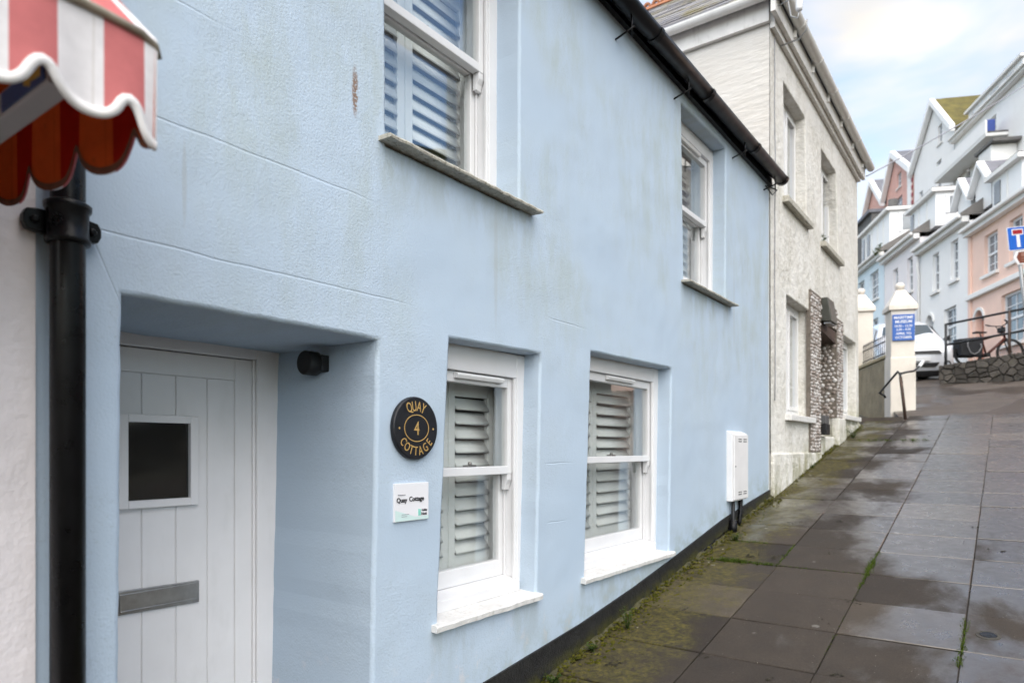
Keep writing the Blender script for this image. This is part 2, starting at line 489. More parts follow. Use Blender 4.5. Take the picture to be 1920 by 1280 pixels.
MAT['coping'] = gm('ochre_coping', (0.42, 0.36, 0.23), 0.8, 0.15, 5, 0.5, 30, 0.01, dirt=0.3)
MAT['stone'] = gm('rubble_stone', (0.082, 0.072, 0.062), 0.8, 0.3, 8, 0.7, 30, 0.02, dirt=0.3, dirtcol=(0.05, 0.055, 0.02), rand=0.55)
MAT['mortar'] = gm('dark_mortar', (0.05, 0.046, 0.040), 0.9, 0.25, 10, 0.6, 40, 0.01, dirt=0.3, dirtcol=(0.04, 0.045, 0.015))
MAT['joint'] = gm('joint_dirt', (0.038, 0.033, 0.024), 0.9, 0.35, 12, 0.8, 60, 0.01, dirt=0.6, dirtcol=(0.035, 0.05, 0.012))
MAT['rust'] = gm('rusty_rail', (0.07, 0.045, 0.035), 0.65, 0.35, 12, 0.4, 60, 0.004, dirt=0.4, dirtcol=(0.16, 0.07, 0.03))
MAT['rail'] = gm('dark_rail_paint', (0.022, 0.024, 0.026), 0.5, 0.3, 12, 0.3, 60, 0.004, dirt=0.25, dirtcol=(0.10, 0.05, 0.03))
MAT['steelpole'] = gm('galvanised_pole', (0.34, 0.35, 0.35), 0.5, 0.1, 8, metal=0.6)
MAT['signblue'] = gm('sign_blue', (0.010, 0.115, 0.52), 0.35, 0.04, 4)
MAT['signred'] = gm('sign_red', (0.32, 0.012, 0.02), 0.35, 0.05, 4)
MAT['signwhite'] = gm('sign_white', (0.78, 0.79, 0.80), 0.35, 0.03, 4)
MAT['signbrown'] = gm('sign_brown', (0.16, 0.045, 0.025), 0.4, 0.1, 6)
MAT['museum'] = gm('museum_blue', (0.03, 0.12, 0.44), 0.4, 0.05, 4)
MAT['car'] = gm('white_car_paint', (0.74, 0.76, 0.80), 0.18, 0.02, 2, coat=0.6, spec=0.5)
MAT['blackplastic'] = gm('black_plastic', (0.012, 0.012, 0.013), 0.5, 0.2, 10)
MAT['tyre'] = gm('tyre_rubber', (0.014, 0.014, 0.014), 0.8, 0.2, 15)
MAT['alloy'] = gm('alloy_wheel', (0.40, 0.41, 0.42), 0.3, 0.1, 8, metal=0.8)
MAT['lamp'] = gm('headlamp_lens', (0.55, 0.58, 0.62), 0.08, 0.1, 10, spec=0.8)
MAT['carglass'] = gm('car_glass', (0.05, 0.065, 0.07), 0.05, 0.1, 3, spec=0.9)
MAT['bikered'] = gm('red_brown_bike_frame', (0.07, 0.018, 0.012), 0.35, 0.1, 8)
MAT['bag'] = gm('black_pannier_fabric', (0.016, 0.017, 0.020), 0.75, 0.3, 14, 0.4, 30, 0.01)
MAT['chain'] = gm('grey_lock_cable', (0.20, 0.20, 0.21), 0.5, 0.15, 12)
MAT['t_salmon'] = gm('salmon_render', (0.92, 0.65, 0.53), 0.8, 0.05, 1.5, dirt=0.08, dirtcol=(0.45, 0.3, 0.22))
MAT['t_white'] = gm('terrace_white_render', (0.92, 0.905, 0.875), 0.8, 0.02, 1.5, dirt=0.06, dirtcol=(0.5, 0.48, 0.44))
MAT['t_pink'] = gm('terrace_pale_pink_render', (0.89, 0.84, 0.83), 0.8, 0.03, 1.5, dirt=0.06, dirtcol=(0.5, 0.45, 0.42))
MAT['t_blue'] = gm('terrace_pale_blue_render', (0.72, 0.83, 0.88), 0.8, 0.03, 1.5, dirt=0.05, dirtcol=(0.4, 0.45, 0.48))
MAT['t_trim'] = gm('terrace_cream_trim', (0.87, 0.85, 0.81), 0.7, 0.03, 2, dirt=0.12, dirtcol=(0.4, 0.36, 0.3))
MAT['t_brick'] = gm('coral_brick', (0.74, 0.43, 0.36), 0.8, 0.1, 4)
MAT['t_dark'] = gm('slate_hung_wall', (0.13, 0.125, 0.12), 0.8, 0.2, 3)
MAT['t_cladding'] = gm('white_cladding', (0.92, 0.91, 0.885), 0.5, 0.02, 2)
MAT['t_curtain'] = gm('window_dark_room', (0.16, 0.165, 0.17), 0.8, 0.3, 1.2)  # dark tone standing in for the shade of an unlit room
MAT['t_verge'] = gm('slate_hung_verge', (0.20, 0.185, 0.17), 0.8, 0.15, 3)
MAT['t_grey'] = gm('grey_render_gable', (0.74, 0.73, 0.735), 0.8, 0.04, 2)
MAT['t_door'] = gm('coral_front_door', (0.55, 0.24, 0.17), 0.4, 0.05, 3)
MAT['ground'] = gm('rough_ground', (0.10, 0.095, 0.075), 0.9, 0.25, 0.6, 0.4, 6, 0.05)
MAT['hill'] = gm('hillside', (0.08, 0.09, 0.04), 0.9, 0.3, 0.4, 0.5, 4, 0.1)
MAT['debris'] = gm('dead_moss', (0.022, 0.019, 0.010), 0.9, 0.35, 60)
MAT['bluecloth'] = gm('blue_cover', (0.06, 0.10, 0.34), 0.7, 0.15, 3)

def make_leaf(name, a, b):
    n = NT(name)
    c = n.ramp(n.island(), [(0.0, a), (1.0, b)])
    df = n.new('ShaderNodeBsdfDiffuse')
    tl = n.new('ShaderNodeBsdfTranslucent')
    n.put(df.inputs[0], c)
    n.put(tl.inputs[0], c)
    mx = n.new('ShaderNodeMixShader')
    mx.inputs[0].default_value = 0.3
    n.t.links.new(df.outputs[0], mx.inputs[1])
    n.t.links.new(tl.outputs[0], mx.inputs[2])
    n.t.links.new(mx.outputs[0], n.out.inputs['Surface'])
    return n.m
MAT['leaf'] = make_leaf('weed_leaf', (0.030, 0.060, 0.018), (0.085, 0.13, 0.035))
MAT['grass'] = make_leaf('joint_grass', (0.045, 0.075, 0.015), (0.11, 0.15, 0.03))
MAT['moss'] = make_leaf('moss_tuft', (0.045, 0.050, 0.010), (0.13, 0.12, 0.025))

def make_pebble():
    n = NT('set_pebble')
    p = n.pos()
    c = n.ramp(n.island(), [(0.0, (0.22, 0.17, 0.14)), (0.35, (0.40, 0.35, 0.32)), (0.7, (0.55, 0.52, 0.50)), (1.0, (0.70, 0.68, 0.66))])
    c = n.mix(1.0, c, n.ramp(n.noise(p, 60, 3), [(0.3, 0.75), (0.7, 1.1)]), 'MULTIPLY')
    n.set(col=c, rough=0.6)
    return n.m
MAT['pebble'] = make_pebble()

# ------------------------------------------------------------------ mesh helpers
ORG = {}     # world origin of the frame an object's children are built in

class MB:
    def __init__(self):
        self.v = []
        self.f = []
        self.sm = []

    def add(self, verts, faces, smooth=False):
        o = len(self.v)
        self.v += [tuple(q) for q in verts]
        for fc in faces:
            self.f.append(tuple(i + o for i in fc))
            self.sm.append(smooth)
        return self

    def hexa(self, p):
        return self.add(p, [(0, 3, 2, 1), (4, 5, 6, 7), (0, 1, 5, 4), (1, 2, 6, 5), (2, 3, 7, 6), (3, 0, 4, 7)])

    def box(self, x0, x1, y0, y1, z0, z1):
        return self.hexa([(x0, y0, z0), (x1, y0, z0), (x1, y1, z0), (x0, y1, z0), (x0, y0, z1), (x1, y0, z1), (x1, y1, z1), (x0, y1, z1)])

    def prism(self, poly, fn, a, b):
        """poly: 2-D outline; fn(p, q, s) -> xyz; extruded from s=a to s=b"""
        n = len(poly)
        vs_ = [fn(p, q, a) for p, q in poly] + [fn(p, q, b) for p, q in poly]
        fs = [tuple(range(n - 1, -1, -1)), tuple(range(n, 2 * n))]
        fs += [(i, (i + 1) % n, n + (i + 1) % n, n + i) for i in range(n)]
        return self.add(vs_, fs)

    def tube(self, pts, r, n=8, caps=True):
        pts = [Vector(p) for p in pts]
        rs = r if isinstance(r, (list, tuple)) else [r] * len(pts)
        rings = []
        up = None
        for i, p in enumerate(pts):
            if i == 0:
                d = pts[1] - pts[0]
            elif i == len(pts) - 1:
                d = pts[-1] - pts[-2]
            else:
                d = (pts[i + 1] - pts[i]).normalized() + (pts[i] - pts[i - 1]).normalized()
            d.normalize()
            if up is None:
                up = Vector((0, 0, 1)) if abs(d.z) < 0.9 else Vector((1, 0, 0))
            a = d.cross(up)
            if a.length < 1e-5:
                a = d.cross(Vector((0, 1, 0)))
            a.normalize()
            b = a.cross(d)
            up = b
            rings.append([p + (a * cos(2 * pi * k / n) + b * sin(2 * pi * k / n)) * rs[i] for k in range(n)])
        o = len(self.v)
        for rg in rings:
            self.v += [tuple(q) for q in rg]
        for i in range(len(pts) - 1):
            for k in range(n):
                k2 = (k + 1) % n
                self.f.append((o + i * n + k, o + i * n + k2, o + (i + 1) * n + k2, o + (i + 1) * n + k))
                self.sm.append(True)
        if caps:
            self.f.append(tuple(o + k for k in range(n - 1, -1, -1)))
            self.f.append(tuple(o + (len(pts) - 1) * n + k for k in range(n)))
            self.sm += [False, False]
        return self

    def lathe(self, prof, c, axis='z', n=24, smooth=True):
        """prof: (radius, height) list round axis through c"""
        o = len(self.v)
        for r, h in prof:
            for k in range(n):
                a = 2 * pi * k / n
                q = {'z': (r * cos(a), r * sin(a), h), 'x': (h, r * cos(a), r * sin(a)), 'y': (r * sin(a), h, r * cos(a))}[axis]
                self.v.append((c[0] + q[0], c[1] + q[1], c[2] + q[2]))
        for i in range(len(prof) - 1):
            for k in range(n):
                k2 = (k + 1) % n
                self.f.append((o + i * n + k, o + i * n + k2, o + (i + 1) * n + k2, o + (i + 1) * n + k))
                self.sm.append(smooth)
        self.f.append(tuple(o + k for k in range(n - 1, -1, -1)))
        self.f.append(tuple(o + (len(prof) - 1) * n + k for k in range(n)))
        self.sm += [False, False]
        return self

    def mesh(self, name, mat, off=(0, 0, 0), fix=True):
        me = bpy.data.meshes.new(name)
        me.from_pydata([(a - off[0], b - off[1], c - off[2]) for a, b, c in self.v], [], self.f)
        me.polygons.foreach_set('use_smooth', self.sm)
        if fix:
            bm = bmesh.new()
            bm.from_mesh(me)
            bmesh.ops.recalc_face_normals(bm, faces=bm.faces)
            bm.to_mesh(me)
            bm.free()
        me.materials.append(MAT[mat] if isinstance(mat, str) else mat)
        me.update()
        return me

    def build(self, name, mat, parent=None, local=False, bevel=0.0, fix=True, seg=2):
        off = (0, 0, 0)
        if parent is not None and not local:
            off = ORG[parent.name]
        me = self.mesh(name, mat, off, fix)
        o = bpy.data.objects.new(name, me)
        COL.objects.link(o)
        if parent is not None:
            o.parent = parent
            ORG[o.name] = ORG[parent.name]
        else:
            ORG[o.name] = (0, 0, 0)
        if bevel:
            md = o.modifiers.new('edge', 'BEVEL')
            md.width = bevel
            md.segments = seg
            md.limit_method = 'ANGLE'
            md.angle_limit = radians(40)
        return o


def tag(o, label, cat, group=None, kind=None):
    if label:
        o['label'] = label
    if cat:
        o['category'] = cat
    if group:
        o['group'] = group
    if kind:
        o['kind'] = kind
    return o

def thing(name, loc, label, cat, group=None, rz=0.0):
    o = bpy.data.objects.new(name, None)
    o.empty_display_size = 0.1
    o.location = loc
    o.rotation_euler = (0, 0, rz)
    COL.objects.link(o)
    ORG[o.name] = tuple(loc)
    return tag(o, label, cat, group)

def inst(name, me, loc, parent=None, rot=(0, 0, 0), local=False, scale=None):
    o = bpy.data.objects.new(name, me)
    COL.objects.link(o)
    if parent is not None:
        o.parent = parent
        if not local:
            g = ORG[parent.name]
            loc = (loc[0] - g[0], loc[1] - g[1], loc[2] - g[2])
        ORG[o.name] = ORG[parent.name]
    o.location = loc
    o.rotation_euler = rot
    if scale:
        o.scale = scale
    return o

def struct(o):
    o['kind'] = 'structure'
    return o

_txt = {}
def text_geo(s, size, extrude=0.001, cx=0.5, cy=0.5, xs=1.0, bold=0.0):
    """verts/faces of a line of text in the XY plane, centred"""
    cu = bpy.data.curves.new('t', 'FONT')
    cu.body = s
    cu.size = size
    cu.extrude = extrude
    cu.offset = bold * size
    cu.align_x = 'LEFT'
    cu.resolution_u = 3
    o = bpy.data.objects.new('t', cu)
    COL.objects.link(o)
    dg = bpy.context.evaluated_depsgraph_get()
    dg.update()
    me = o.evaluated_get(dg).to_mesh()
    vv = [tuple(q.co) for q in me.vertices]
    ff = [tuple(p.vertices) for p in me.polygons]
    o.evaluated_get(dg).to_mesh_clear()
    bpy.data.objects.remove(o)
    bpy.data.curves.remove(cu)
    if not vv:
        return [], []
    mx0, mx1 = min(v[0] for v in vv), max(v[0] for v in vv)
    my0, my1 = min(v[1] for v in vv), max(v[1] for v in vv)
    ox, oy = mx0 + (mx1 - mx0) * cx, my0 + (my1 - my0) * cy
    return [((v[0] - ox) * xs, v[1] - oy, v[2]) for v in vv], ff

def loop_pts(corners, step):
    out = []
    n = len(corners)
    for i in range(n):
        a, b = Vector(corners[i]), Vector(corners[(i + 1) % n])
        k = max(1, int((b - a).length / step))
        for j in range(k):
            out.append((i, j / k))
    return out

def holed_wall(outer, holes, fn, step=0.09, jit=0.0, rnd_=random.Random(3)):
    """flat wall with openings: fn(a, b, d) -> xyz with d the depth behind the face.
    holes: (corner list, radius of the worn arris, reveal depth)"""
    mb = MB()
    bm = bmesh.new()
    def ring(pts, d):
        return [bm.verts.new(fn(p[0], p[1], d)) for p in pts]
    def close(vs_):
        return [bm.edges.new((vs_[i], vs_[(i + 1) % len(vs_)])) for i in range(len(vs_))]
    edges = close(ring(outer, 0))
    strips = []
    for corners, r, depth in holes:
        n = len(corners)
        cen = Vector((sum(c[0] for c in corners) / n, sum(c[1] for c in corners) / n))
        big = []
        for i, c in enumerate(corners):
            a, b, e = Vector(corners[i - 1]), Vector(c), Vector(corners[(i + 1) % n])
            t1 = (b - a).normalized()
            t2 = (e - b).normalized()
            n1 = Vector((t1.y, -t1.x))
            n2 = Vector((t2.y, -t2.x))
            if n1.dot(b - cen) < 0:
                n1 = -n1
            if n2.dot(b - cen) < 0:
                n2 = -n2
            big.append(b + (n1 + n2) * r / max(0.6, 1 + n1.dot(n2)))
        lp = loop_pts(corners, step)
        js = [(rnd_.uniform(-jit, jit), rnd_.uniform(-jit, jit)) for _ in lp]
        def at(cs, k):
            i, f = lp[k]
            q = Vector(cs[i]).lerp(Vector(cs[(i + 1) % n]), f)
            return (q.x + js[k][0], q.y + js[k][1])
        mid = [Vector(a).lerp(Vector(b), 0.30) for a, b in zip(corners, big)]
        rings = [ring([at(big, k) for k in range(len(lp))], 0), ring([at(mid, k) for k in range(len(lp))], r * 0.30),
                 ring([at(corners, k) for k in range(len(lp))], r), ring([at(corners, k) for k in range(len(lp))], depth)]
        edges += close(rings[0])
        strips.append(rings)
    bmesh.ops.triangle_fill(bm, edges=edges, use_beauty=True)
    for rings in strips:
        for q in range(3):
            A, B = rings[q], rings[q + 1]
            for k in range(len(A)):
                k2 = (k + 1) % len(A)
                fc = bm.faces.new((A[k], A[k2], B[k2], B[k]))
                fc.smooth = q < 2
    bmesh.ops.recalc_face_normals(bm, faces=bm.faces)
    bm.verts.index_update()
    mb.v = [tuple(v.co) for v in bm.verts]
    for fc in bm.faces:
        mb.f.append(tuple(v.index for v in fc.verts))
        mb.sm.append(fc.smooth)
    bm.free()
    return mb

SL = 0.17                     # the street climbs 17 %
G0 = -0.055
def gz(y):
    if y < -25:
        return -25 * SL + G0
    return SL * min(y, 60.0) + G0
TILT = math.atan(SL)

# ------------------------------------------------------------------ the setting: ground, pavement, road
g = MB()
ys = [-900, -25, 0, 20, 40, 60, 1200]
for a, b in zip(ys[:-1], ys[1:]):
    g.add([(-900, a, gz(a) - 0.30), (900, a, gz(a) - 0.30), (900, b, gz(b) - 0.30), (-900, b, gz(b) - 0.30)], [(0, 1, 2, 3)])
struct(g.build('ground', 'ground'))

def sheet(x0, x1, y0, y1, dz, th=0.2):
    m = MB()
    m.hexa([(x0, y0, gz(y0) + dz - th), (x1, y0, gz(y0) + dz - th), (x1, y1, gz(y1) + dz - th), (x0, y1, gz(y1) + dz - th),
            (x0, y0, gz(y0) + dz), (x1, y0, gz(y0) + dz), (x1, y1, gz(y1) + dz), (x0, y1, gz(y1) + dz)])
    return m

PX0, PX1 = -1.975, 1.53
PY0, PY1 = 0.545, 13.57
RS, CS = 0.521, 0.594     # slab row and column spacing
pm = sheet(-2.2, 1.53, -3.0, 13.05, -0.014)
pm.hexa([(-1.375, 13.05, gz(13.05) - .214), (1.53, 13.05, gz(13.05) - .214), (1.53, 13.57, gz(13.57) - .214), (-1.375, 13.57, gz(13.57) - .214),
         (-1.375, 13.05, gz(13.05) - .014), (1.53, 13.05, gz(13.05) - .014), (1.53, 13.57, gz(13.57) - .014), (-1.375, 13.57, gz(13.57) - .014)])
pav = struct(pm.build('pavement', 'joint'))
struct(sheet(1.69, 6.5, -20, 13.57, -0.12).build('road', 'road'))
struct(sheet(1.535, 1.685, -3, 13.57, 0.0).build('kerb', 'mortar', bevel=0.012))
LANE = [(-1.42, 13.06), (-1.378, 13.06), (-1.378, 13.575), (8.5, 13.575), (8.5, 58), (-9, 58), (-9, 17.2), (-2.80, 16.95), (-1.72, 14.42)]
lm_ = MB()
lm_.prism(LANE, lambda a, b, s_: (a, b, gz(b) - 0.010 + s_), -0.45, 0.0)
struct(lm_.build('lane', 'road'))
ym = MB()
ym.prism([(-9, 13.06), (-1.422, 13.06), (-1.722, 14.44), (-2.80, 17.1), (-9, 17.1)], lambda a, b, s_: (a, b, 2.225 + s_), -0.3, 0.0)
struct(ym.build('yard', 'road'))

SWX, SWY = 0.589, 0.511
slab_mb = MB()
bw = 0.004
hx, hy = SWX / 2, SWY / 2
slab_mb.add([(-hx, -hy, -0.05), (hx, -hy, -0.05), (hx, hy, -0.05), (-hx, hy, -0.05),
             (-hx, -hy, -bw), (hx, -hy, -bw), (hx, hy, -bw), (-hx, hy, -bw),
             (-hx + bw, -hy + bw, 0), (hx - bw, -hy + bw, 0), (hx - bw, hy - bw, 0), (-hx + bw, hy - bw, 0)],
            [(0, 3, 2, 1), (0, 1, 5, 4), (1, 2, 6, 5), (2, 3, 7, 6), (3, 0, 4, 7),
             (4, 5, 9, 8), (5, 6, 10, 9), (6, 7, 11, 10), (7, 4, 8, 11), (8, 9, 10, 11)])
slab_me = slab_mb.mesh('paving_slab', 'slab')
rs = random.Random(11)
for i in range(6):
    cx = PX0 + CS * (i + 0.5)
    for j in range(24 if i == 0 else 25):
        cy = PY0 + RS * (j + 0.5)
        inst('paving_slab', slab_me, (cx + rs.uniform(-.002, .002), cy + rs.uniform(-.002, .002), gz(cy) + rs.uniform(-0.003, 0.004)), pav,
             (TILT + rs.uniform(-.004, .004), rs.uniform(-.004, .004), rs.uniform(-.003, .003)),
             scale=(1, 1 / cos(TILT), 1))

# mossy mortar fillet where the slabs meet the houses
m = MB()
rf = random.Random(5)
n_f = 150
for k in range(n_f):
    y = 0.7 + (12.6 - 0.7) * k / (n_f - 1)
    w = 0.045 + rf.uniform(-0.015, 0.02)
    h = 0.014 + rf.uniform(-0.008, 0.02)
    m.v += [(-2.05, y, gz(y) - 0.05), (-2.0 + 0.012, y, gz(y) + h), (-2.0 + w * 0.55, y, gz(y) + h * 0.55), (-2.0 + w, y, gz(y) - 0.008)]
for k in range(n_f - 1):
    for q in range(3):
        m.f.append((k * 4 + q, k * 4 + q + 1, k * 4 + 5 + q, k * 4 + 4 + q))
        m.sm.append(True)
n = NT('mossy_mortar')
p = n.pos()
c = n.ramp(n.noise(p, 16, 6, 0.7), [(0.28, (0.022, 0.020, 0.012)), (0.5, (0.065, 0.060, 0.022)), (0.75, (0.15, 0.135, 0.08))])
n.set(col=c, rough=0.85, normal=n.bump(n.noise(p, 70, 5, 0.7), 0.9, 0.012))
struct(m.build('mortar_fillet', n.m))

# ------------------------------------------------------------------ blue cottage
FX = -2.0
blue = thing('blue_cottage', (-4.6, 4.0, gz(4.0)), 'pale blue rendered cottage with white sash windows and recessed white door', 'house')
def bw_fn(a, b, d):
    return (FX - d, a, b)
DOOR = [(0.885, -0.4), (1.795, -0.4), (1.858, 2.125), (0.905, 2.13)]
W1 = [(2.205, 0.922), (2.965, 0.922), (3.012, 2.20), (2.285, 2.187)]
W2 = [(3.475, 0.926), (4.70, 0.926), (4.75, 2.286), (3.555, 2.272)]
U1 = [(1.905, 2.905), (2.815, 2.905), (2.822, 4.22), (1.885, 4.22)]
U2 = [(4.985, 2.955), (5.93, 2.955), (5.945, 4.33), (4.935, 4.31)]
outer = [(0.69, -0.6), (7.30, -0.6), (7.285, 4.46), (0.69, 4.46)]
holed_wall(outer, [(DOOR, 0.016, 0.66), (W1, 0.014, 0.20), (W2, 0.014, 0.20), (U1, 0.014, 0.24), (U2, 0.014, 0.20)],
           bw_fn, 0.07, 0.0022).build('wall', 'blue', blue, fix=False)
# rooms behind the front wall
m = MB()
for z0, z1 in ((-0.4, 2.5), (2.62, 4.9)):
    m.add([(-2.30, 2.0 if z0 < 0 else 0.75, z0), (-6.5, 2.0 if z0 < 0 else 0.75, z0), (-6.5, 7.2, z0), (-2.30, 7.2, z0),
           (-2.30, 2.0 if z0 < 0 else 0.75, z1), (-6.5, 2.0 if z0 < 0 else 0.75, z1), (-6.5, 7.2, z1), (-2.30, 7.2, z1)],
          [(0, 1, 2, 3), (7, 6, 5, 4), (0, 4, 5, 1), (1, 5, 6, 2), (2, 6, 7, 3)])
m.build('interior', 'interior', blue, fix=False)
m = MB()
m.box(-6.9, -6.6, 0.70, 7.24, -0.6, 4.44)
m.box(-6.6, -2.68, 0.70, 0.86, -0.6, 4.44)
m.box(-6.6, -2.68, 7.08, 7.24, -0.6, 4.44)
m.build('rear_wall', 'white_rough', blue)
# slate roof
m = MB()
m.prism([(-1.93, 4.50), (-4.4, 6.35), (-6.9, 4.50), (-6.9, 4.40), (-4.4, 6.23), (-1.93, 4.47)], lambda a, b, s: (a, s, b), 0.70, 7.26)
rf_ = m.build('roof', 'slate', blue)
# plinth
m = MB()
top = [(0.69, 0.40), (1.2, 0.45), (1.79, 0.52), (2.53, 0.600), (3.42, 0.690), (4.1, 0.785), (4.775, 0.897), (5.83, 1.085), (6.6, 1.19), (7.28, 1.272)]
for a, b in zip(top[:-1], top[1:]):
    if a[0] < 0.9 or a[0] >= 1.79:
        y0, y1 = a[0], b[0]
        m.hexa([(-2.05, y0, a[1] - 1.0), (-1.985, y0, a[1] - 1.0), (-1.985, y1, b[1] - 1.0), (-2.05, y1, b[1] - 1.0),
                (-2.05, y0, a[1]), (-1.988, y0, a[1]), (-1.988, y1, b[1]), (-2.05, y1, b[1])])
    if b[0] == 1.2 or b[0] == 7.28:
        m.build('plinth', 'plinth', blue)
        m = MB()

def slat_mesh(w):
    s = MB()
    n = 8
    ch, tk = 0.044, 0.0058
    tilt = radians(52)
    prof = []
    for k in range(n):
        a = 2 * pi * k / n
        px, pz = ch * cos(a), tk * sin(a)
        prof.append((px * cos(tilt) + pz * sin(tilt), -px * sin(tilt) + pz * cos(tilt)))
    s.prism(prof, lambda a, b, t: (a, t, b), -w / 2, w / 2)
    s.sm = [len(f) == 4 for f in s.f]
    return s.mesh('slat', 'shutter')

def sash_window(root, y0, y1, z0, z1, meet, xf, head, jamb=0.062, sill=None, vent=None, panels=2, slat_tilt=0.0):
    xb = xf - 0.15
    m = MB()
    m.box(xb, xf, y0 - 0.02, y0 + jamb, z0 + 0.001, z1 + 0.02)
    m.box(xb, xf, y1 - jamb, y1 + 0.03, z0 + 0.001, z1 + 0.02)
    m.box(xb, xf - 0.002, y0 + jamb, y1 - jamb, z1 - head, z1 + 0.02)
    m.hexa([(xb, y0 + jamb, z0), (xf + 0.018, y0 + jamb, z0), (xf + 0.018, y1 - jamb, z0), (xb, y1 - jamb, z0),
            (xb, y0 + jamb, z0 + 0.085), (xf + 0.018, y0 + jamb, z0 + 0.055), (xf + 0.018, y1 - jamb, z0 + 0.055), (xb, y1 - jamb, z0 + 0.085)])
    # parting and staff beads
    for s, yy in ((1, y0 + jamb), (-1, y1 - jamb)):
        a, b = sorted((yy, yy + s * 0.016))
        m.box(xf - 0.022, xf - 0.004, a, b, z0 + 0.06, z1 - head)
        m.box(xf - 0.082, xf - 0.072, a, b, z0 + 0.06, z1 - head)
    win = m.build('window', 'white', root, bevel=0.004)
    a, b = y0 + jamb + 0.004, y1 - jamb - 0.004
    st = 0.044
    def sash(name, xo, xi, zb, zt, top, bot):
        q = MB()
        q.box(xi, xo, a, a + st, zb, zt)
        q.box(xi, xo, b - st, b, zb, zt)
        q.box(xi + 0.001, xo - 0.001, a + st, b - st, zt - top, zt)
        q.box(xi + 0.001, xo + 0.0015, a + st, b - st, zb, zb + bot)
        o = q.build(name, 'white', win, bevel=0.004)
        g_ = MB()
        xm = (xi + xo) / 2
        g_.box(xm - 0.0025, xm + 0.0025, a + st - 0.006, b - st + 0.006, zb + bot - 0.006, zt - top + 0.006)
        g_.build('pane', 'glass', win)
        return o
    sash('upper_sash', xf - 0.026, xf - 0.070, meet - 0.02, z1 - head - 0.002, 0.052, 0.042)
    sash('lower_sash', xf - 0.084, xf - 0.128, z0 + 0.075, meet + 0.022, 0.038, 0.085)
    for yy in (a + 0.0005, b - st + 0.0005):
        h_ = MB()
        prof = [(0, 0), (0.040, 0), (0.038, -0.03), (0.026, -0.055), (0.02, -0.085), (0, -0.085)]
        h_.prism([(p_[0], p_[1]) for p_ in prof], lambda p_, q_, s: (xf - 0.068 + p_, s, meet - 0.02 + q_), yy, yy + st - 0.001)
        h_.build('sash_horn', 'white', win, bevel=0.002)
    q = MB()
    cm = (a + b) / 2
    q.box(xf - 0.078, xf - 0.040, cm - 0.03, cm + 0.03, meet + 0.0225, meet + 0.032)
    q.lathe([(0.010, meet + 0.032), (0.010, meet + 0.045), (0.004, meet + 0.048)], (xf - 0.058, cm, 0), 'z', 10)
    q.build('sash_catch', 'steel', win)
    if vent:
        q = MB()
        q.prism([(0, 0), (0.026, -0.004), (0.030, -0.014), (0.022, -0.030), (0, -0.030)], lambda p_, q_, s: (xf - 0.026 + p_, s, z1 - head - 0.006 + q_), vent[0], vent[1])
        q.build('trickle_vent', 'pvc', win, bevel=0.003)
    if sill:
        sy0, sy1, proj, th, mt = sill
        q = MB()
        rr = random.Random(int(y0 * 100))
        k = 22
        rows = []
        for i in range(k + 1):
            yy = sy0 + (sy1 - sy0) * i / k
            dx, dz = rr.uniform(-0.0035, 0.0025), rr.uniform(-0.002, 0.002)
            zt = z0 + 0.003
            rows.append([(xf - 0.10, yy, zt + 0.006), (FX + proj - 0.006 + dx, yy, zt - 0.012 + dz), (FX + proj + dx, yy, zt - 0.020 + dz),
                         (FX + proj - 0.003 + dx, yy, zt - th + dz), (FX - 0.02, yy, zt - th + 0.003)])
        for rw in rows:
            q.v += rw
        for i in range(k):
            for c_ in range(5):
                c2 = (c_ + 1) % 5
                q.f.append((i * 5 + c_, i * 5 + c2, (i + 1) * 5 + c2, (i + 1) * 5 + c_))
                q.sm.append(False)
        q.f += [tuple(range(4, -1, -1)), tuple(k * 5 + c_ for c_ in range(5))]
        q.sm += [False, False]
        q.build('sill', mt, win)
    # plantation shutters inside
    xs_ = xf - 0.215
    a, b = y0 + 0.008, y1 - 0.004
    zb, zt = z0 + 0.11, z1 - head - 0.015
    pw = (b - a) / panels
    sm_ = slat_mesh(pw - 0.106)
    for pnl in range(panels):
        ya, yb = a + pw * pnl + 0.002, a + pw * (pnl + 1) - 0.002
        q = MB()
        q.box(xs_ - 0.014, xs_ + 0.014, ya, ya + 0.05, zb, zt)
        q.box(xs_ - 0.014, xs_ + 0.014, yb - 0.05, yb, zb, zt)
        q.box(xs_ - 0.013, xs_ + 0.013, ya + 0.05, yb - 0.05, zt - 0.085, zt)
        q.box(xs_ - 0.013, xs_ + 0.013, ya + 0.05, yb - 0.05, zb, zb + 0.09)
        q.build('shutter_frame', 'shutter', win, bevel=0.003)
        lo_, hi_ = zb + 0.09, zt - 0.085
        ns_ = round((hi_ - lo_) / 0.0765)
        for k in range(ns_):
            inst('slat', sm_, (xs_, (ya + yb) / 2, lo_ + (hi_ - lo_) * (k + 0.5) / ns_), win, (0, slat_tilt, 0))
    q = MB()
    q.box(xs_ - 0.02, xs_ + 0.05, a - 0.03, a + 0.001, zb - 0.02, zt + 0.04)
    q.box(xs_ - 0.02, xs_ + 0.05, b - 0.001, b + 0.03, zb - 0.02, zt + 0.04)
    q.box(xs_ - 0.02, xs_ + 0.05, a + 0.001, b - 0.001, zt + 0.003, zt + 0.04)
    q.box(xs_ - 0.02, xs_ + 0.05, a + 0.001, b - 0.001, zb - 0.03, zb - 0.003)
    q.build('shutter_surround', 'shutter', win)
    return win

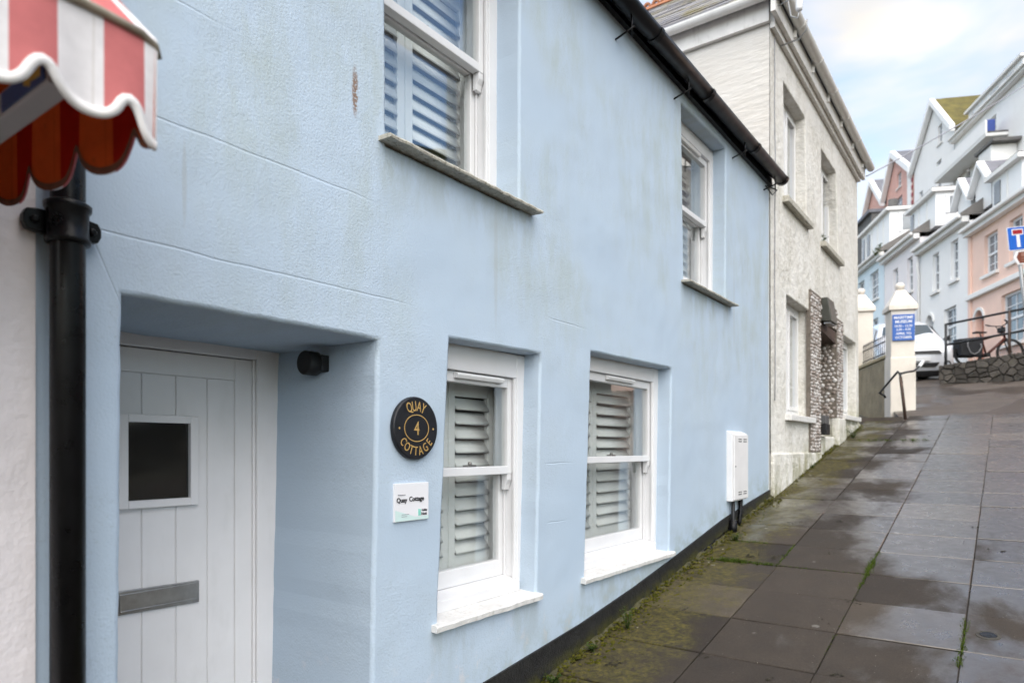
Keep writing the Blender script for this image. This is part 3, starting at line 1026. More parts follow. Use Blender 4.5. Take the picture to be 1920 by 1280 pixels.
sash_window(blue, 2.235, 3.005, 0.95, 2.175, 1.585, -2.105, 0.105, sill=(2.165, 2.985, 0.035, 0.042, 'sill_white'), vent=(2.46, 2.83), panels=2)
sash_window(blue, 3.50, 4.735, 0.955, 2.27, 1.625, -2.105, 0.085, sill=(3.43, 4.745, 0.035, 0.042, 'sill_white'), vent=(3.97, 4.36), panels=2)
sash_window(blue, 1.89, 2.815, 2.93, 4.21, 3.63, -2.145, 0.10, sill=(1.86, 2.93, 0.072, 0.028, 'sill_stone'), panels=2, slat_tilt=radians(14))
sash_window(blue, 4.955, 5.94, 2.98, 4.30, 3.655, -2.115, 0.085, sill=(4.93, 6.07, 0.072, 0.028, 'sill_stone'), vent=(5.2, 5.65), panels=2, slat_tilt=radians(8))

# door
m = MB()
DX = -2.64
m.box(DX - 0.10, DX, 1.751, 1.90, -0.2, 2.20)
m.box(DX - 0.10, DX, 0.86, 0.955, -0.2, 2.20)
m.box(DX - 0.10, DX - 0.001, 0.955, 1.751, 2.083, 2.20)
m.box(DX - 0.03, DX - 0.012, 1.738, 1.7505, -0.2, 2.082)
m.build('door_frame', 'door', blue, bevel=0.004)
m = MB()
DP = DX - 0.022
m.box(DP - 0.044, DP - 0.004, 0.957, 1.749, -0.2, 2.081)
m.box(DP - 0.0035, DP + 0.002, 1.657, 1.737, -0.2, 2.079)
m.box(DP - 0.0035, DP + 0.002, 0.959, 1.0, -0.2, 2.079)
m.box(DP - 0.0035, DP + 0.002, 1.0005, 1.6565, 1.988, 2.079)
door = m.build('door', 'door', blue, bevel=0.003)
edges_y = [1.002, 1.137, 1.270, 1.402, 1.533, 1.655]
for a, b in zip(edges_y[:-1], edges_y[1:]):
    q = MB()
    q.box(DP - 0.0035, DP + 0.0005, a + 0.0018, b - 0.0018, -0.2, 1.986)
    q.build('plank', 'door', door, bevel=0.003, seg=1)
q = MB()
wy0, wy1, wz0, wz1 = 1.178, 1.484, 1.474, 1.828
for (a, b, c_, d_) in ((wy0, wy0 + 0.034, wz0, wz1), (wy1 - 0.034, wy1, wz0, wz1), (wy0 + 0.034, wy1 - 0.034, wz0, wz0 + 0.030), (wy0 + 0.034, wy1 - 0.034, wz1 - 0.030, wz1)):
    q.box(DP - 0.002, DP + 0.026, a, b, c_, d_)
q.build('glazing_bead', 'door', door, bevel=0.003)
q = MB()
q.box(DP + 0.002, DP + 0.006, wy0 + 0.032, wy1 - 0.032, wz0 + 0.028, wz1 - 0.028)
n = NT('dark_door_glass')
n.set(col=(0.012, 0.011, 0.010), rough=0.06, spec=0.7, normal=n.bump(n.noise(n.scale(n.pos(), (1, 1, 2.5)), 1.6, 1), 0.22, 0.04))
q.build('pane', n.m, door)
q = MB()
q.hexa([(DP - 0.001, 1.172, 1.083), (DP + 0.010, 1.172, 1.083), (DP + 0.010, 1.494, 1.078), (DP - 0.001, 1.494, 1.078),
        (DP - 0.001, 1.172, 1.172), (DP + 0.010, 1.172, 1.172), (DP + 0.010, 1.494, 1.166), (DP - 0.001, 1.494, 1.166)])
lp = q.build('letter_plate', 'steel', door, bevel=0.003)
q = MB()
q.box(DP + 0.0102, DP + 0.016, 1.186, 1.480, 1.094, 1.160)
q.box(DP + 0.0162, DP + 0.021, 1.186, 1.480, 1.092, 1.099)
q.build('letter_flap', 'steel', door, bevel=0.002)
q = MB()
q.box(-2.70, -1.95, 0.90, 1.79, -0.4, 0.155)
q.build('doorstep', 'mortar', blue, bevel=0.01)

# eaves board and black gutter with brackets
m = MB()
m.box(-1.999, -1.965, 0.70, 7.26, 4.40, 4.52)
m.build('eaves_board', 'gutter', blue)
gy0, gy1 = 0.5, 7.36
def gut_z(y):
    return 4.378 + 0.012 * (y - 3.5)
m = MB()
gr = 0.062
gx = -1.893
prof = []
for k in range(13):
    a = pi + pi * k / 12
    prof.append((gr * cos(a), gr * sin(a)))
prof += [((gr - 0.006) * cos(pi + pi * k / 12), (gr - 0.006) * sin(pi + pi * k / 12)) for k in range(12, -1, -1)]
m.prism(prof, lambda a, b, s: (gx + a, s, gut_z(s) + gr + b), gy0, gy1)
m.sm = [len(f) == 4 for f in m.f]
gut = m.build('gutter', 'gutter', blue)
for y in (3.12, 4.18, 5.15, 6.35):
    q = MB()
    pr = [((gr + 0.006) * cos(pi + pi * k / 12), (gr + 0.006) * sin(pi + pi * k / 12)) for k in range(13)]
    pr += [((gr + 0.0005) * cos(pi + pi * k / 12), (gr + 0.0005) * sin(pi + pi * k / 12)) for k in range(12, -1, -1)]
    q.prism(pr, lambda a, b, s: (gx + a, s, gut_z(s) + gr + b), y, y + 0.05)
    q.build('gutter_union', 'gutter', gut)
q = MB()
pr = [((gr + 0.007) * cos(pi + pi * k / 12), (gr + 0.007) * sin(pi + pi * k / 12)) for k in range(13)]
q.prism(pr, lambda a, b, s: (gx + a, s, gut_z(s) + gr + b), gy1 - 0.04, gy1 + 0.012)
q.build('gutter_stop_end', 'gutter', gut)
for y in (2.95, 3.86, 4.79, 6.11, 7.08):
    q = MB()
    z = gut_z(y)
    q.tube([(-2.01, y, z - 0.115), (-1.865, y, z - 0.075)], 0.0065, 6)
    q.tube([(-1.885, y, z - 0.13), (-1.885, y, z - 0.04), (-1.890, y, z + 0.006)], 0.006, 6)
    if y > 7:
        q.tube([(-2.005, y + 0.12, z - 0.03), (-1.90, y + 0.12, z - 0.10), (-1.93, y + 0.06, z - 0.16), (-1.99, y + 0.03, z - 0.06)], 0.006, 5)
    q.build('gutter_bracket', 'iron', blue)

# ------------------------------------------------------------------ things fixed to the blue cottage
# round house-number plaque
PYC, PZC, PR = 2.05, 1.783, 0.130
ds = thing('house_sign', (FX, PYC, PZC), 'round black plaque with gold QUAY 4 COTTAGE lettering beside the white door', 'sign')
q = MB()
q.lathe([(PR - 0.008, -0.002), (PR, 0.004), (PR, 0.017), (PR - 0.005, 0.024)], (FX, PYC, PZC), 'x', 64)
q.build('plate', 'disc', ds)
xf_ = FX + 0.0242
q = MB()
nn = 64
for k in range(nn):
    pass
def ring_pts(a, b):
    return [(a * cos(2 * pi * k / nn), b * sin(2 * pi * k / nn)) for k in range(nn)]
o_, i_ = ring_pts(0.0725, 0.0565), ring_pts(0.0690, 0.0530)
vv = [(xf_, PYC + p_, PZC + r_) for p_, r_ in o_] + [(xf_, PYC + p_, PZC + r_) for p_, r_ in i_] + \
     [(xf_ + 0.0012, PYC + p_, PZC + r_) for p_, r_ in o_] + [(xf_ + 0.0012, PYC + p_, PZC + r_) for p_, r_ in i_]
ff = []
for k in range(nn):
    k2 = (k + 1) % nn
    ff += [(2 * nn + k, 2 * nn + k2, 3 * nn + k2, 3 * nn + k), (k, k2, 2 * nn + k2, 2 * nn + k), (nn + k, nn + k2, 3 * nn + k2, 3 * nn + k)]
q.add(vv, ff)
q.build('gold_ring', 'gold', ds)
q = MB()
def put_text(mb, s, size, yc, zc, ang=0.0, xs=1.0, x=None, cy=0.5, bold=0.0):
    v_, f_ = text_geo(s, size, 0.0006, 0.5, cy, xs, bold)
    ca, sa = cos(ang), sin(ang)
    X = x if x is not None else xf_ + 0.0007
    mb.add([(X + w, yc + a * ca - b * sa, zc + a * sa + b * ca) for a, b, w in v_], f_)
def letter(ch, *args):
    q_ = MB()
    put_text(q_, ch, *args)
    q_.build('letter', 'gold', ds, fix=False)
letter('4', 0.080, PYC, PZC, 0, 0.80)
for ch, a in zip('QUAY', (27.5, 9.5, -9, -26)):
    an = radians(a)
    letter(ch, 0.060, PYC - 0.091 * sin(an), PZC + 0.091 * cos(an), an, 0.66)
for ch, a in zip('COTTAGE', (-54, -36, -19.5, -3.5, 14, 33, 53)):
    an = radians(a)
    letter(ch, 0.053, PYC + 0.094 * sin(an), PZC - 0.094 * cos(an), an, 0.72)
for s in (-1, 1):
    q = MB()
    q.lathe([(0.0055, 0.0), (0.0055, 0.001), (0.001, 0.002)], (xf_, PYC + s * 0.099, PZC - 0.002), 'x', 4, False)
    q.build('gold_dot', 'gold', ds)

# small white plaque
ps = thing('welcome_plaque', (FX, 2.04, 1.48), 'small white square plaque reading Quay Cottage below the round sign', 'sign')
py0, py1, pz0, pz1 = 1.938, 2.136, 1.402, 1.557
xp = FX + 0.011
q = MB()
q.box(FX - 0.001, xp, py0, py1, pz0, pz1)
q.build('plate', 'card', ps, bevel=0.0015)
q = MB()
q.add([(xp + 0.0008, py0 + 0.002, pz0 + 0.002), (xp + 0.0008, py1 - 0.002, pz0 + 0.002), (xp + 0.0008, py1 - 0.002, pz0 + 0.016),
       (xp + 0.0008, 2.06, pz0 + 0.014), (xp + 0.0008, py0 + 0.002, pz0 + 0.048)], [(0, 1, 2, 3, 4)])
q.build('printed_band', 'teal', ps)
for tx, sz, yc, zc, xs_, bd in (('Quay', 0.0270, 1.977, 1.487, 1.0, 0.022), ('Cottage', 0.0270, 2.062, 1.489, 1.0, 0.022), ('Host', 0.0165, 2.107, 1.427, 1.0, 0.02), ('Holiday', 0.0120, 2.109, 1.441, 0.9, 0.015)):
    q = MB()
    put_text(q, tx, sz, yc, zc, 0.0, xs_, xp + 0.0016, 0.5, bd)
    q.build('lettering', 'ink', ps, fix=False)
q = MB()
put_text(q, 'Welcome to', 0.0085, 1.975, 1.511, 0.0, 1.0, xp + 0.0016)
for a, b, z in ((1.976, 2.018, 1.429), (1.976, 2.006, 1.421)):
    q.box(xp, xp + 0.0016, a, b, z, z + 0.0022)
q.build('small_print', 'greyink', ps, fix=False)
q = MB()
for a in (2.073, 2.081):
    q.box(xp, xp + 0.0016, a, a + 0.0055, 1.420, 1.447)
q.build('logo', 'teal2', ps)

# black cylinder wall light in the door recess
wl = thing('wall_light', (-2.35, 1.845, 2.05), 'black cylindrical wall light high in the door recess', 'lamp')
q = MB()
q.lathe([(0.046, 1.765), (0.050, 1.770), (0.050, 1.825), (0.046, 1.830)], (-2.34, 0, 2.052), 'y', 32)
q.build('housing', 'blackplastic', wl, bevel=0.002)
q = MB()
q.box(-2.365, -2.29, 1.818, 1.856, 2.018, 2.086)
q.build('bracket', 'blackplastic', wl, bevel=0.004)

# meter box
mb_ = thing('meter_box', (FX, 6.2, 1.2), 'white plastic meter box on the blue wall above black pipes', 'meter box')
my0, my1, mz0, mz1 = 5.955, 6.36, 1.235, 1.855
q = MB()
q.hexa([(FX - 0.001, my0, mz0), (FX + 0.055, my0, mz0), (FX + 0.055, my1, mz0), (FX - 0.001, my1, mz0),
        (FX - 0.001, my0, mz1), (FX + 0.055, my0, mz1 - 0.025), (FX + 0.055, my1, mz1 - 0.025), (FX - 0.001, my1, mz1)])
q.build('case', 'meter', mb_, bevel=0.004)
q = MB()
q.box(FX + 0.056, FX + 0.068, my0 + 0.012, my1 - 0.004, mz0 + 0.012, mz1 - 0.035)
q.build('lid', 'meter', mb_, bevel=0.004)
for zc in (mz1 - 0.075, mz1 - 0.095, mz0 + 0.075, mz0 + 0.055):
    for yc in (6.12, 6.26):
        q = MB()
        q.box(FX + 0.0675, FX + 0.0690, yc - 0.045, yc + 0.045, zc - 0.004, zc + 0.004)
        q.build('vent_slot', 'dark', mb_)
q = MB()
q.lathe([(0.007, 0), (0.007, 0.004)], (FX + 0.068, my0 + 0.04, 1.54), 'x', 10)
q.build('lid_lock', 'dark', mb_)
sp = thing('service_pipes', (FX + 0.03, 6.15, gz(6.1)), 'black service pipes running down from the meter box into the ground', 'pipe')
q = MB()
q.tube([(FX + 0.032, 6.04, 1.235), (FX + 0.034, 6.03, 1.14), (FX + 0.045, 6.0, 1.07), (FX + 0.045, 6.0, 0.96)], 0.017, 10)
q.build('cable', 'blackplastic', sp)
q = MB()
q.tube([(FX + 0.045, 6.0, 1.07), (FX + 0.045, 6.0, 0.93)], 0.034, 12)
q.box(FX - 0.002, FX + 0.02, 5.96, 6.06, 0.99, 1.02)
q.build('conduit', 'gutter', sp)
q = MB()
q.tube([(FX + 0.03, 6.25, 1.235), (FX + 0.03, 6.25, 1.13), (FX + 0.03, 6.22, 1.05), (FX + 0.03, 6.21, 0.98)], 0.020, 10)
q.tube([(FX + 0.03, 6.24, 1.12), (FX + 0.03, 6.28, 1.10)], 0.018, 8)
q.build('gas_pipe', 'iron', sp)
q = MB()
q.tube([(FX + 0.012, 6.0, 0.99), (FX + 0.012, 5.3, 0.865)], 0.009, 7)
q.tube([(FX + 0.03, 5.50, 0.84), (FX + 0.012, 5.50, 0.905)], 0.02, 8)
q.build('earth_cable', 'iron', sp)

# ------------------------------------------------------------------ neighbouring white shop, drainpipe, awning
shop = thing('white_shop', (-4.5, -2.0, gz(-2.0)), 'white rendered shop wall at the left edge behind the drainpipe', 'shop')
m = MB()
m.box(-7.0, FX + 0.012, -5.0, 0.6895, -1.6, 5.6)
m.build('wall', 'shopwhite', shop, bevel=0.003)
m = MB()
m.prism([(-1.8, 5.62), (-4.4, 7.5), (-7.1, 5.62)], lambda a, b, s: (a, s, b), -5.1, 0.68)
m.build('roof', 'slate', shop)

dp = thing('drainpipe', (-1.935, 0.742, gz(0.74)), 'black cast iron drainpipe between the white shop and blue cottage', 'drainpipe')
px_, py_ = -1.938, 0.742
m = MB()
m.lathe([(0.0395, gz(0.74)), (0.0395, 4.36)], (px_, py_, 0), 'z', 28)
m.build('pipe', 'iron', dp)
for zc in (2.27, 0.55, 3.9):
    q = MB()
    q.lathe([(0.041, zc - 0.052), (0.050, zc - 0.050), (0.052, zc - 0.040), (0.047, zc - 0.034), (0.047, zc + 0.028), (0.053, zc + 0.036),
             (0.054, zc + 0.048), (0.046, zc + 0.054), (0.041, zc + 0.056)], (px_, py_, 0), 'z', 32)
    col = q.build('collar', 'iron', dp)
    for s in (-1, 1):
        q = MB()
        yc = py_ + s * 0.060
        q.prism([(0.0, -0.028), (s * 0.022, -0.024), (s * 0.030, -0.008), (s * 0.030, 0.010), (s * 0.022, 0.026), (0.0, 0.030), (-s * 0.03, 0.03), (-s * 0.03, -0.028)],
                lambda a, b, t: (t, yc + a, zc + b), -1.985, -1.960)
        q.lathe([(0.011, 0), (0.011, 0.008), (0.005, 0.012)], (-1.960, yc + s * 0.006, zc), 'x', 8)
        q.build('fixing_lug', 'iron', col, bevel=0.003)
    q = MB()
    ang = radians(-52)
    dx_, dy_ = cos(ang), sin(ang)
    cx_, cy_ = px_ + 0.046 * dx_, py_ + 0.046 * dy_
    for k in range(9):
        a = 2 * pi * k / 8
        rr = 0.0 if k == 8 else 0.0115
        c0 = Vector((cx_ - dy_ * rr * cos(a), cy_ + dx_ * rr * cos(a), zc - 0.002 + rr * sin(a)))
        q.tube([c0, c0 + Vector((dx_, dy_, 0)) * 0.0045], [0.0052, 0.003], 7)
    q.build('rosette', 'iron', col)

AWX, AWY = -1.2, 0.60
aw = thing('awning', (-1.6, -0.5, 2.3), 'faded pink and white striped shop awning with scalloped valance', 'awning')
AWL = -1.3
def catmull(keys, x):
    """hanging lobes: round bottoms, tighter notches"""
    for (a, za), (b, zb) in zip(keys[:-1], keys[1:]):
        if a <= x <= b:
            t = (x - a) / (b - a)
            if zb > za:                      # rising out of a lobe
                t = 1 - (1 - t ** 2.6) ** 0.75 if t < 1 else 1.0
            else:
                t = (1 - (1 - t) ** 2.6) ** 0.75 if t > 0 else 0.0
            return za + (zb - za) * t
    return keys[-1][1] if x > keys[-1][0] else keys[0][1]
front_keys = []
k = -24
while True:
    low, notch = 0.505 + 0.132 * k, 0.553 + 0.132 * k
    if low > AWY:
        break
    front_keys += [(low, 2.243), (notch, 2.312)]
    k += 1
front_keys = [q_ for q_ in front_keys if q_[0] < AWY - 0.005] + [(AWY, 2.222)]
def soft(keys, x, w_):
    return sum(catmull(keys, x + w_ * k / 4) for k in range(-4, 5)) / 9
def fz(y):
    return soft(front_keys, y, min(0.012, abs(AWY - y)))
def fx(y, z):   # the cloth hangs with soft folds
    return AWX + 0.008 * sin(y * 2 * pi / 0.132 + 0.6) * (2.41 - z) / 0.17 + 0.010 * (2.41 - z)
NYF = 420
ysf = [AWL + (AWY - AWL) * i / NYF for i in range(NYF + 1)]
def sheet_rows(rows):
    mm = MB()
    w_ = len(rows[0])
    for r_ in rows:
        mm.v += r_
    for i in range(len(rows) - 1):
        for j in range(w_ - 1):
            mm.f.append((i * w_ + j, i * w_ + j + 1, (i + 1) * w_ + j + 1, (i + 1) * w_ + j))
            mm.sm.append(True)
    return mm
rows = []
for y in ysf:
    zb = fz(y)
    rows.append([(fx(y, z), y, z) for z in [2.41 + (zb - 2.41) * t / 6 for t in range(7)]])
fv = sheet_rows(rows).build('front_valance', 'aw_front', aw, fix=False)
rows = [[(x - 0.004, y, z) for x, y, z in r_] for r_ in rows]
sheet_rows(rows).build('front_lining', 'aw_in', aw, fix=False)
m = MB()
tp = []
for i, y in enumerate(ysf):
    a, b = ysf[max(0, i - 1)], ysf[min(NYF, i + 1)]
    t = Vector((b - a, fz(b) - fz(a))).normalized()
    nrm = Vector((-t.y, t.x))
    q0 = Vector((y, fz(y)))
    tp.append((q0 - nrm * 0.002, q0 + nrm * 0.0130))
rows = []
for (q0, q1) in tp:
    rows.append([(fx(q0.x, q0.y) - 0.006, q0.x, q0.y), (fx(q0.x, q0.y) + 0.0022, q0.x, q0.y - 0.001), (fx(q1.x, q1.y) + 0.0026, q1.x, q1.y), (fx(q1.x, q1.y) + 0.0005, q1.x, q1.y + 0.0005)])
sheet_rows(rows).build('valance_trim', 'aw_trim', fv, fix=False)

side_keys = [(-2.0, 2.30), (-1.967, 2.345), (-1.847, 2.262), (-1.738, 2.320), (-1.613, 2.247), (-1.497, 2.303), (-1.373, 2.223), (-1.258, 2.270), (-1.2, 2.222)]
def slope_z(x):
    return 2.41 + (AWX - x) * 0.92
rows, rows2 = [], []
NXS = 200
for i in range(NXS + 1):
    x = -2.0 + 0.8 * i / NXS
    zb = soft(side_keys, x, min(0.011, abs(x + 1.2), abs(x + 2.0)))
    # scallops are round lobes: sharpen the notches
    zt = slope_z(x) - 0.004
    wob = 0.006 * sin(x * 2 * pi / 0.237)
    rows.append([(x, AWY + wob * (1 - t / 10), zb + (zt - zb) * t / 10) for t in range(11)])
    rows2.append([(x, AWY + wob * (1 - t / 10) - 0.004, zb + (zt - zb) * t / 10) for t in range(11)])
sv = sheet_rows(rows).build('side_valance', 'aw_side', aw, fix=False)
sheet_rows(rows2).build('side_lining', 'aw_in', aw, fix=False)
rows = []
for i in range(NXS + 1):
    r0 = rows2[i][0]
    rows.append([(r0[0], r0[1] - 0.0025, r0[2] - 0.002), (r0[0], r0[1] - 0.0025, r0[2] + 0.013)])
n = NT('grubby_lining_hem')
n.set(col=n.ramp(n.noise(n.pos(), 40, 5), [(0.3, (0.07, 0.02, 0.008)), (0.7, (0.15, 0.045, 0.015))]), rough=0.9)
sheet_rows(rows).build('lining_hem', n.m, aw, fix=False)
rows = []
for i in range(61):
    y = AWL + (AWY - AWL) * i / 60
    rows.append([(AWX + (-2.0 - AWX) * t / 8, y, slope_z(AWX + (-2.0 - AWX) * t / 8) + 0.012 * sin(t / 8 * pi) * -1) for t in range(9)])
sheet_rows(rows).build('canopy', 'aw_front', aw, fix=False)
rows = [[(x - 0.003, y, z - 0.005) for x, y, z in r_] for r_ in rows]
sheet_rows(rows).build('canopy_lining', 'aw_in', aw, fix=False)
m = MB()
m.tube([(AWX + 0.004, AWL, 2.412), (AWX + 0.004, 0.50, 2.412), (AWX + 0.003, 0.57, 2.408), (AWX - 0.004, 0.597, 2.400), (AWX - 0.012, 0.606, 2.385)], 0.0075, 10)
m.build('front_bar', gm('weathered_brass_bar', (0.30, 0.26, 0.20), 0.5, 0.25, 20, 0.3, 80, 0.002, metal=0.3), aw)
m = MB()
m.box(-2.0, AWX - 0.035, 0.445, 0.485, 2.283, 2.330)
arm = m.build('arm', gm('grey_awning_arm', (0.30, 0.28, 0.28), 0.6, 0.1, 8), aw, bevel=0.004)
m = MB()
m.box(-1.43, -1.245, 0.4425, 0.4448, 2.289, 2.322)
m.build('blue_label', gm('faded_navy_label', (0.02, 0.045, 0.13), 0.5, 0.1, 8), arm)
rr = random.Random(2)
for k in range(5):
    m = MB()
    x = -1.325 + k * 0.014
    m.box(x, x + 0.010, 0.4410, 0.4424, 2.300 + rr.uniform(-.004, .002), 2.312 + rr.uniform(-.002, .005))
    m.build('yellow_print', gm('yellow_print', (0.45, 0.28, 0.04), 0.5, 0.2, 30), arm)

# ------------------------------------------------------------------ white roughcast house next door
WX = FX + 0.012
wh = thing('white_house', (-4.8, 9.85, gz(9.85)), 'weathered white roughcast house with pebble porch beyond the blue cottage', 'house')
def wh_fn(a, b, d):
    return (WX - d + 0.0008 * (a - 7.3) * max(0.0, 3.0 - b), a, b)
L1 = [(7.905, 2.085), (8.975, 2.085), (8.985, 3.40), (7.915, 3.405)]
L2 = [(11.02, 2.205), (12.20, 2.205), (12.19, 3.39), (11.02, 3.395)]
V1 = [(7.83, 4.455), (8.86, 4.455), (8.78, 5.70), (7.79, 5.71)]
V2 = [(9.70, 4.42), (10.80, 4.42), (10.62, 5.64), (9.66, 5.64)]
PO = [(9.53, 1.2), (10.56, 1.2), (10.56, 3.36), (9.53, 3.36)]
wh_out = [(7.305, 0.6), (12.44, 1.4), (12.30, 6.12), (7.262, 6.12)]
holed_wall(wh_out, [(L1, 0.014, 0.2), (L2, 0.014, 0.2), (V1, 0.014, 0.2), (V2, 0.014, 0.2), (PO, 0.014, 0.9)], wh_fn, 0.12, 0.004).build('wall', 'white_rough', wh, fix=False)
m = MB()
m.add([(WX - 0.004, 7.262, 0.6), (WX - 0.004, 7.262, 6.12), (-8.0, 7.262, 6.12), (-8.0, 7.262, 0.6)], [(0, 1, 2, 3)])
m.build('side_wall', 'white_ripple', wh)
m = MB()
m.box(-8.1, -7.9, 7.30, 12.4, 0.6, 6.1)
m.add([(WX - 0.01, 12.44, 1.4), (WX - 0.01, 12.30, 6.12), (-8.0, 12.30, 6.12), (-8.0, 12.44, 1.4)], [(0, 1, 2, 3)])
m.box(-8.0, -2.5, 7.40, 12.2, 5.9, 6.0)
m.build('rear_wall', 'white_rough', wh)
for (y0, y1, z0, z1, bars) in ((7.905, 8.985, 2.085, 3.40, True), (11.01, 12.20, 2.205, 3.395, False), (7.79, 8.86, 4.455, 5.71, False), (9.66, 10.80, 4.42, 5.64, False)):
    xf = WX - 0.125
    q = MB()
    fr = 0.065
    for a, b, c_, d_ in ((y0 - 0.03, y0 + fr, z0, z1 + 0.02), (y1 - fr, y1 + 0.03, z0, z1 + 0.02), (y0 + fr, y1 - fr, z0, z0 + fr), (y0 + fr, y1 - fr, z1 - fr, z1 + 0.02),
                         ((y0 + y1) / 2 - 0.04, (y0 + y1) / 2 + 0.04, z0 + fr, z1 - fr)):
        q.box(xf - 0.07, xf, a, b, c_, d_)
    win = q.build('window', 'pvc', wh, bevel=0.006)
    for a, b in ((y0 + fr, (y0 + y1) / 2 - 0.04), ((y0 + y1) / 2 + 0.04, y1 - fr)):
        q = MB()
        for e0, e1, c_, d_ in ((a, a + 0.05, z0 + fr, z1 - fr), (b - 0.05, b, z0 + fr, z1 - fr), (a + 0.05, b - 0.05, z0 + fr, z0 + fr + 0.05), (a + 0.05, b - 0.05, z1 - fr - 0.05, z1 - fr)):
            q.box(xf - 0.05, xf + 0.012, e0 + 0.001, e1 - 0.001, c_ + 0.001, d_ - 0.001)
        q.build('casement', 'pvc', win, bevel=0.005)
        q = MB()
        q.box(xf - 0.022, xf - 0.016, a + 0.04, b - 0.04, z0 + fr + 0.04, z1 - fr - 0.04)
        q.build('pane', 'glass', win)
        if bars:
            for k in range(1, 4):
                q = MB()
                zz = z0 + fr + (z1 - z0 - 2 * fr) * k / 4
                q.box(xf - 0.040, xf - 0.026, a + 0.05, b - 0.05, zz - 0.009, zz + 0.009)
                q.build('glazing_bar', 'pvc', win)
    q = MB()
    q.box(xf - 0.20, xf - 0.19, y0, y1, z0, z1)
    q.build('curtain', 'shutter' if z0 < 4 else 't_curtain', win)  # pale curtain downstairs; upstairs a dark sheet painted as room shade
    q = MB()
    q.hexa([(xf - 0.05, y0 - 0.05, z0 - 0.07), (WX + 0.07, y0 - 0.05, z0 - 0.08), (WX + 0.07, y1 + 0.06, z0 - 0.08), (xf - 0.05, y1 + 0.06, z0 - 0.07),
            (xf - 0.05, y0 - 0.05, z0 + 0.004), (WX + 0.07, y0 - 0.05, z0 - 0.012), (WX + 0.07, y1 + 0.06, z0 - 0.012), (xf - 0.05, y1 + 0.06, z0 + 0.004)])
    q.build('sill', 'sill_stone' if z0 > 4 else 'sill_white', win, bevel=0.008)
# plinth
m = MB()
m.hexa([(WX - 0.05, 7.30, 0.5), (WX + 0.045, 7.30, 0.5), (WX + 0.045, 9.56, 0.5), (WX - 0.05, 9.56, 0.5),
        (WX - 0.05, 7.32, 1.66), (WX + 0.028, 7.32, 1.645), (WX + 0.028, 9.56, 1.645), (WX - 0.05, 9.56, 1.66)])
m.box(WX - 0.05, WX + 0.055, 10.54, 11.05, 1.0, 2.13)
m.hexa([(WX - 0.05, 11.06, 1.0), (WX + 0.035, 11.06, 1.0), (WX + 0.035, 12.43, 1.0), (WX - 0.05, 12.43, 1.0),
        (WX - 0.05, 11.06, 2.02), (WX + 0.03, 11.06, 2.0), (WX + 0.03, 12.43, 2.10), (WX - 0.05, 12.43, 2.12)])
m.build('plinth', 'white_rough', wh, bevel=0.015)
# pebble-set porch
m = MB()
m.box(WX - 0.03, WX + 0.022, 8.955, 9.525, 1.652, 3.66)
m.box(WX - 0.03, WX + 0.022, 10.565, 11.0, 2.135, 3.55)
m.box(WX - 0.03, WX + 0.021, 9.527, 10.563, 3.365, 3.66)
m.box(WX - 0.85, WX + 0.020, 10.53, 10.558, 2.13, 3.35)
m.build('porch_bed', gm('pebble_mortar', (0.17, 0.145, 0.12), 0.9, 0.25, 20, 0.5, 60, 0.006), wh)
m = MB()
rp = random.Random(21)
def pebble(mb, c, nx, ax, ay, r):
    """low dome; nx normal, ax / ay in-plane axes"""
    a0 = rp.uniform(0, pi)
    e = rp.uniform(0.72, 1.0)
    hh = r * rp.uniform(0.45, 0.7)
    vs_ = []
    for rad, hf in ((1.0, 0.0), (0.72, 0.72)):
        for k in range(6):
            a = a0 + 2 * pi * k / 6
            rr_ = r * rad * rp.uniform(0.92, 1.06)
            p_, q_ = rr_ * cos(a), rr_ * e * sin(a)
            vs_.append(c + ax * p_ + ay * q_ + nx * hh * hf)
    vs_.append(c + nx * hh)
    fs = [(k, (k + 1) % 6, 6 + (k + 1) % 6, 6 + k) for k in range(6)] + [(6 + k, 6 + (k + 1) % 6, 12) for k in range(6)]
    mb.add(vs_, fs, True)
def scatter(a0, a1, b0, b1, sp, fn, nx, ax, ay):
    nb = int((b1 - b0) / (sp * 0.87))
    for j in range(nb):
        na = int((a1 - a0) / sp)
        for i in range(na):
            a = a0 + sp * (i + 0.5 + (0.5 if j % 2 else 0.0)) + rp.uniform(-.22, .22) * sp
            b = b0 + sp * 0.87 * (j + 0.5) + rp.uniform(-.22, .22) * sp
            if a0 + sp * .3 < a < a1 - sp * .3:
                pebble(m, fn(a, b), nx, ax, ay, sp * rp.uniform(0.34, 0.56))
X_, Y_, Z_ = Vector((1, 0, 0)), Vector((0, 1, 0)), Vector((0, 0, 1))
scatter(8.955, 9.525, 1.66, 3.66, 0.048, lambda a, b: Vector((WX + 0.022, a, b)), X_, Y_, Z_)
scatter(10.565, 11.0, 2.14, 3.55, 0.048, lambda a, b: Vector((WX + 0.022, a, b)), X_, Y_, Z_)
scatter(9.527, 10.563, 3.37, 3.66, 0.048, lambda a, b: Vector((WX + 0.021, a, b)), X_, Y_, Z_)
scatter(WX - 0.80, WX + 0.02, 2.14, 3.34, 0.062, lambda a, b: Vector((a, 10.53, b)), -Y_, X_, Z_)
tag(m.build('pebbles', 'pebble', wh), None, None, kind='stuff')
m = MB()
m.box(WX - 0.93, WX - 0.87, 9.55, 10.53, 1.3, 3.34)
m.build('porch_door', gm('dark_brown_door', (0.05, 0.028, 0.02), 0.5, 0.2, 8), wh)
m = MB()
m.box(WX - 0.86, WX + 0.0, 9.55, 10.52, 1.2, 1.86)
m.build('porch_step', 'white_rough', wh, bevel=0.02)
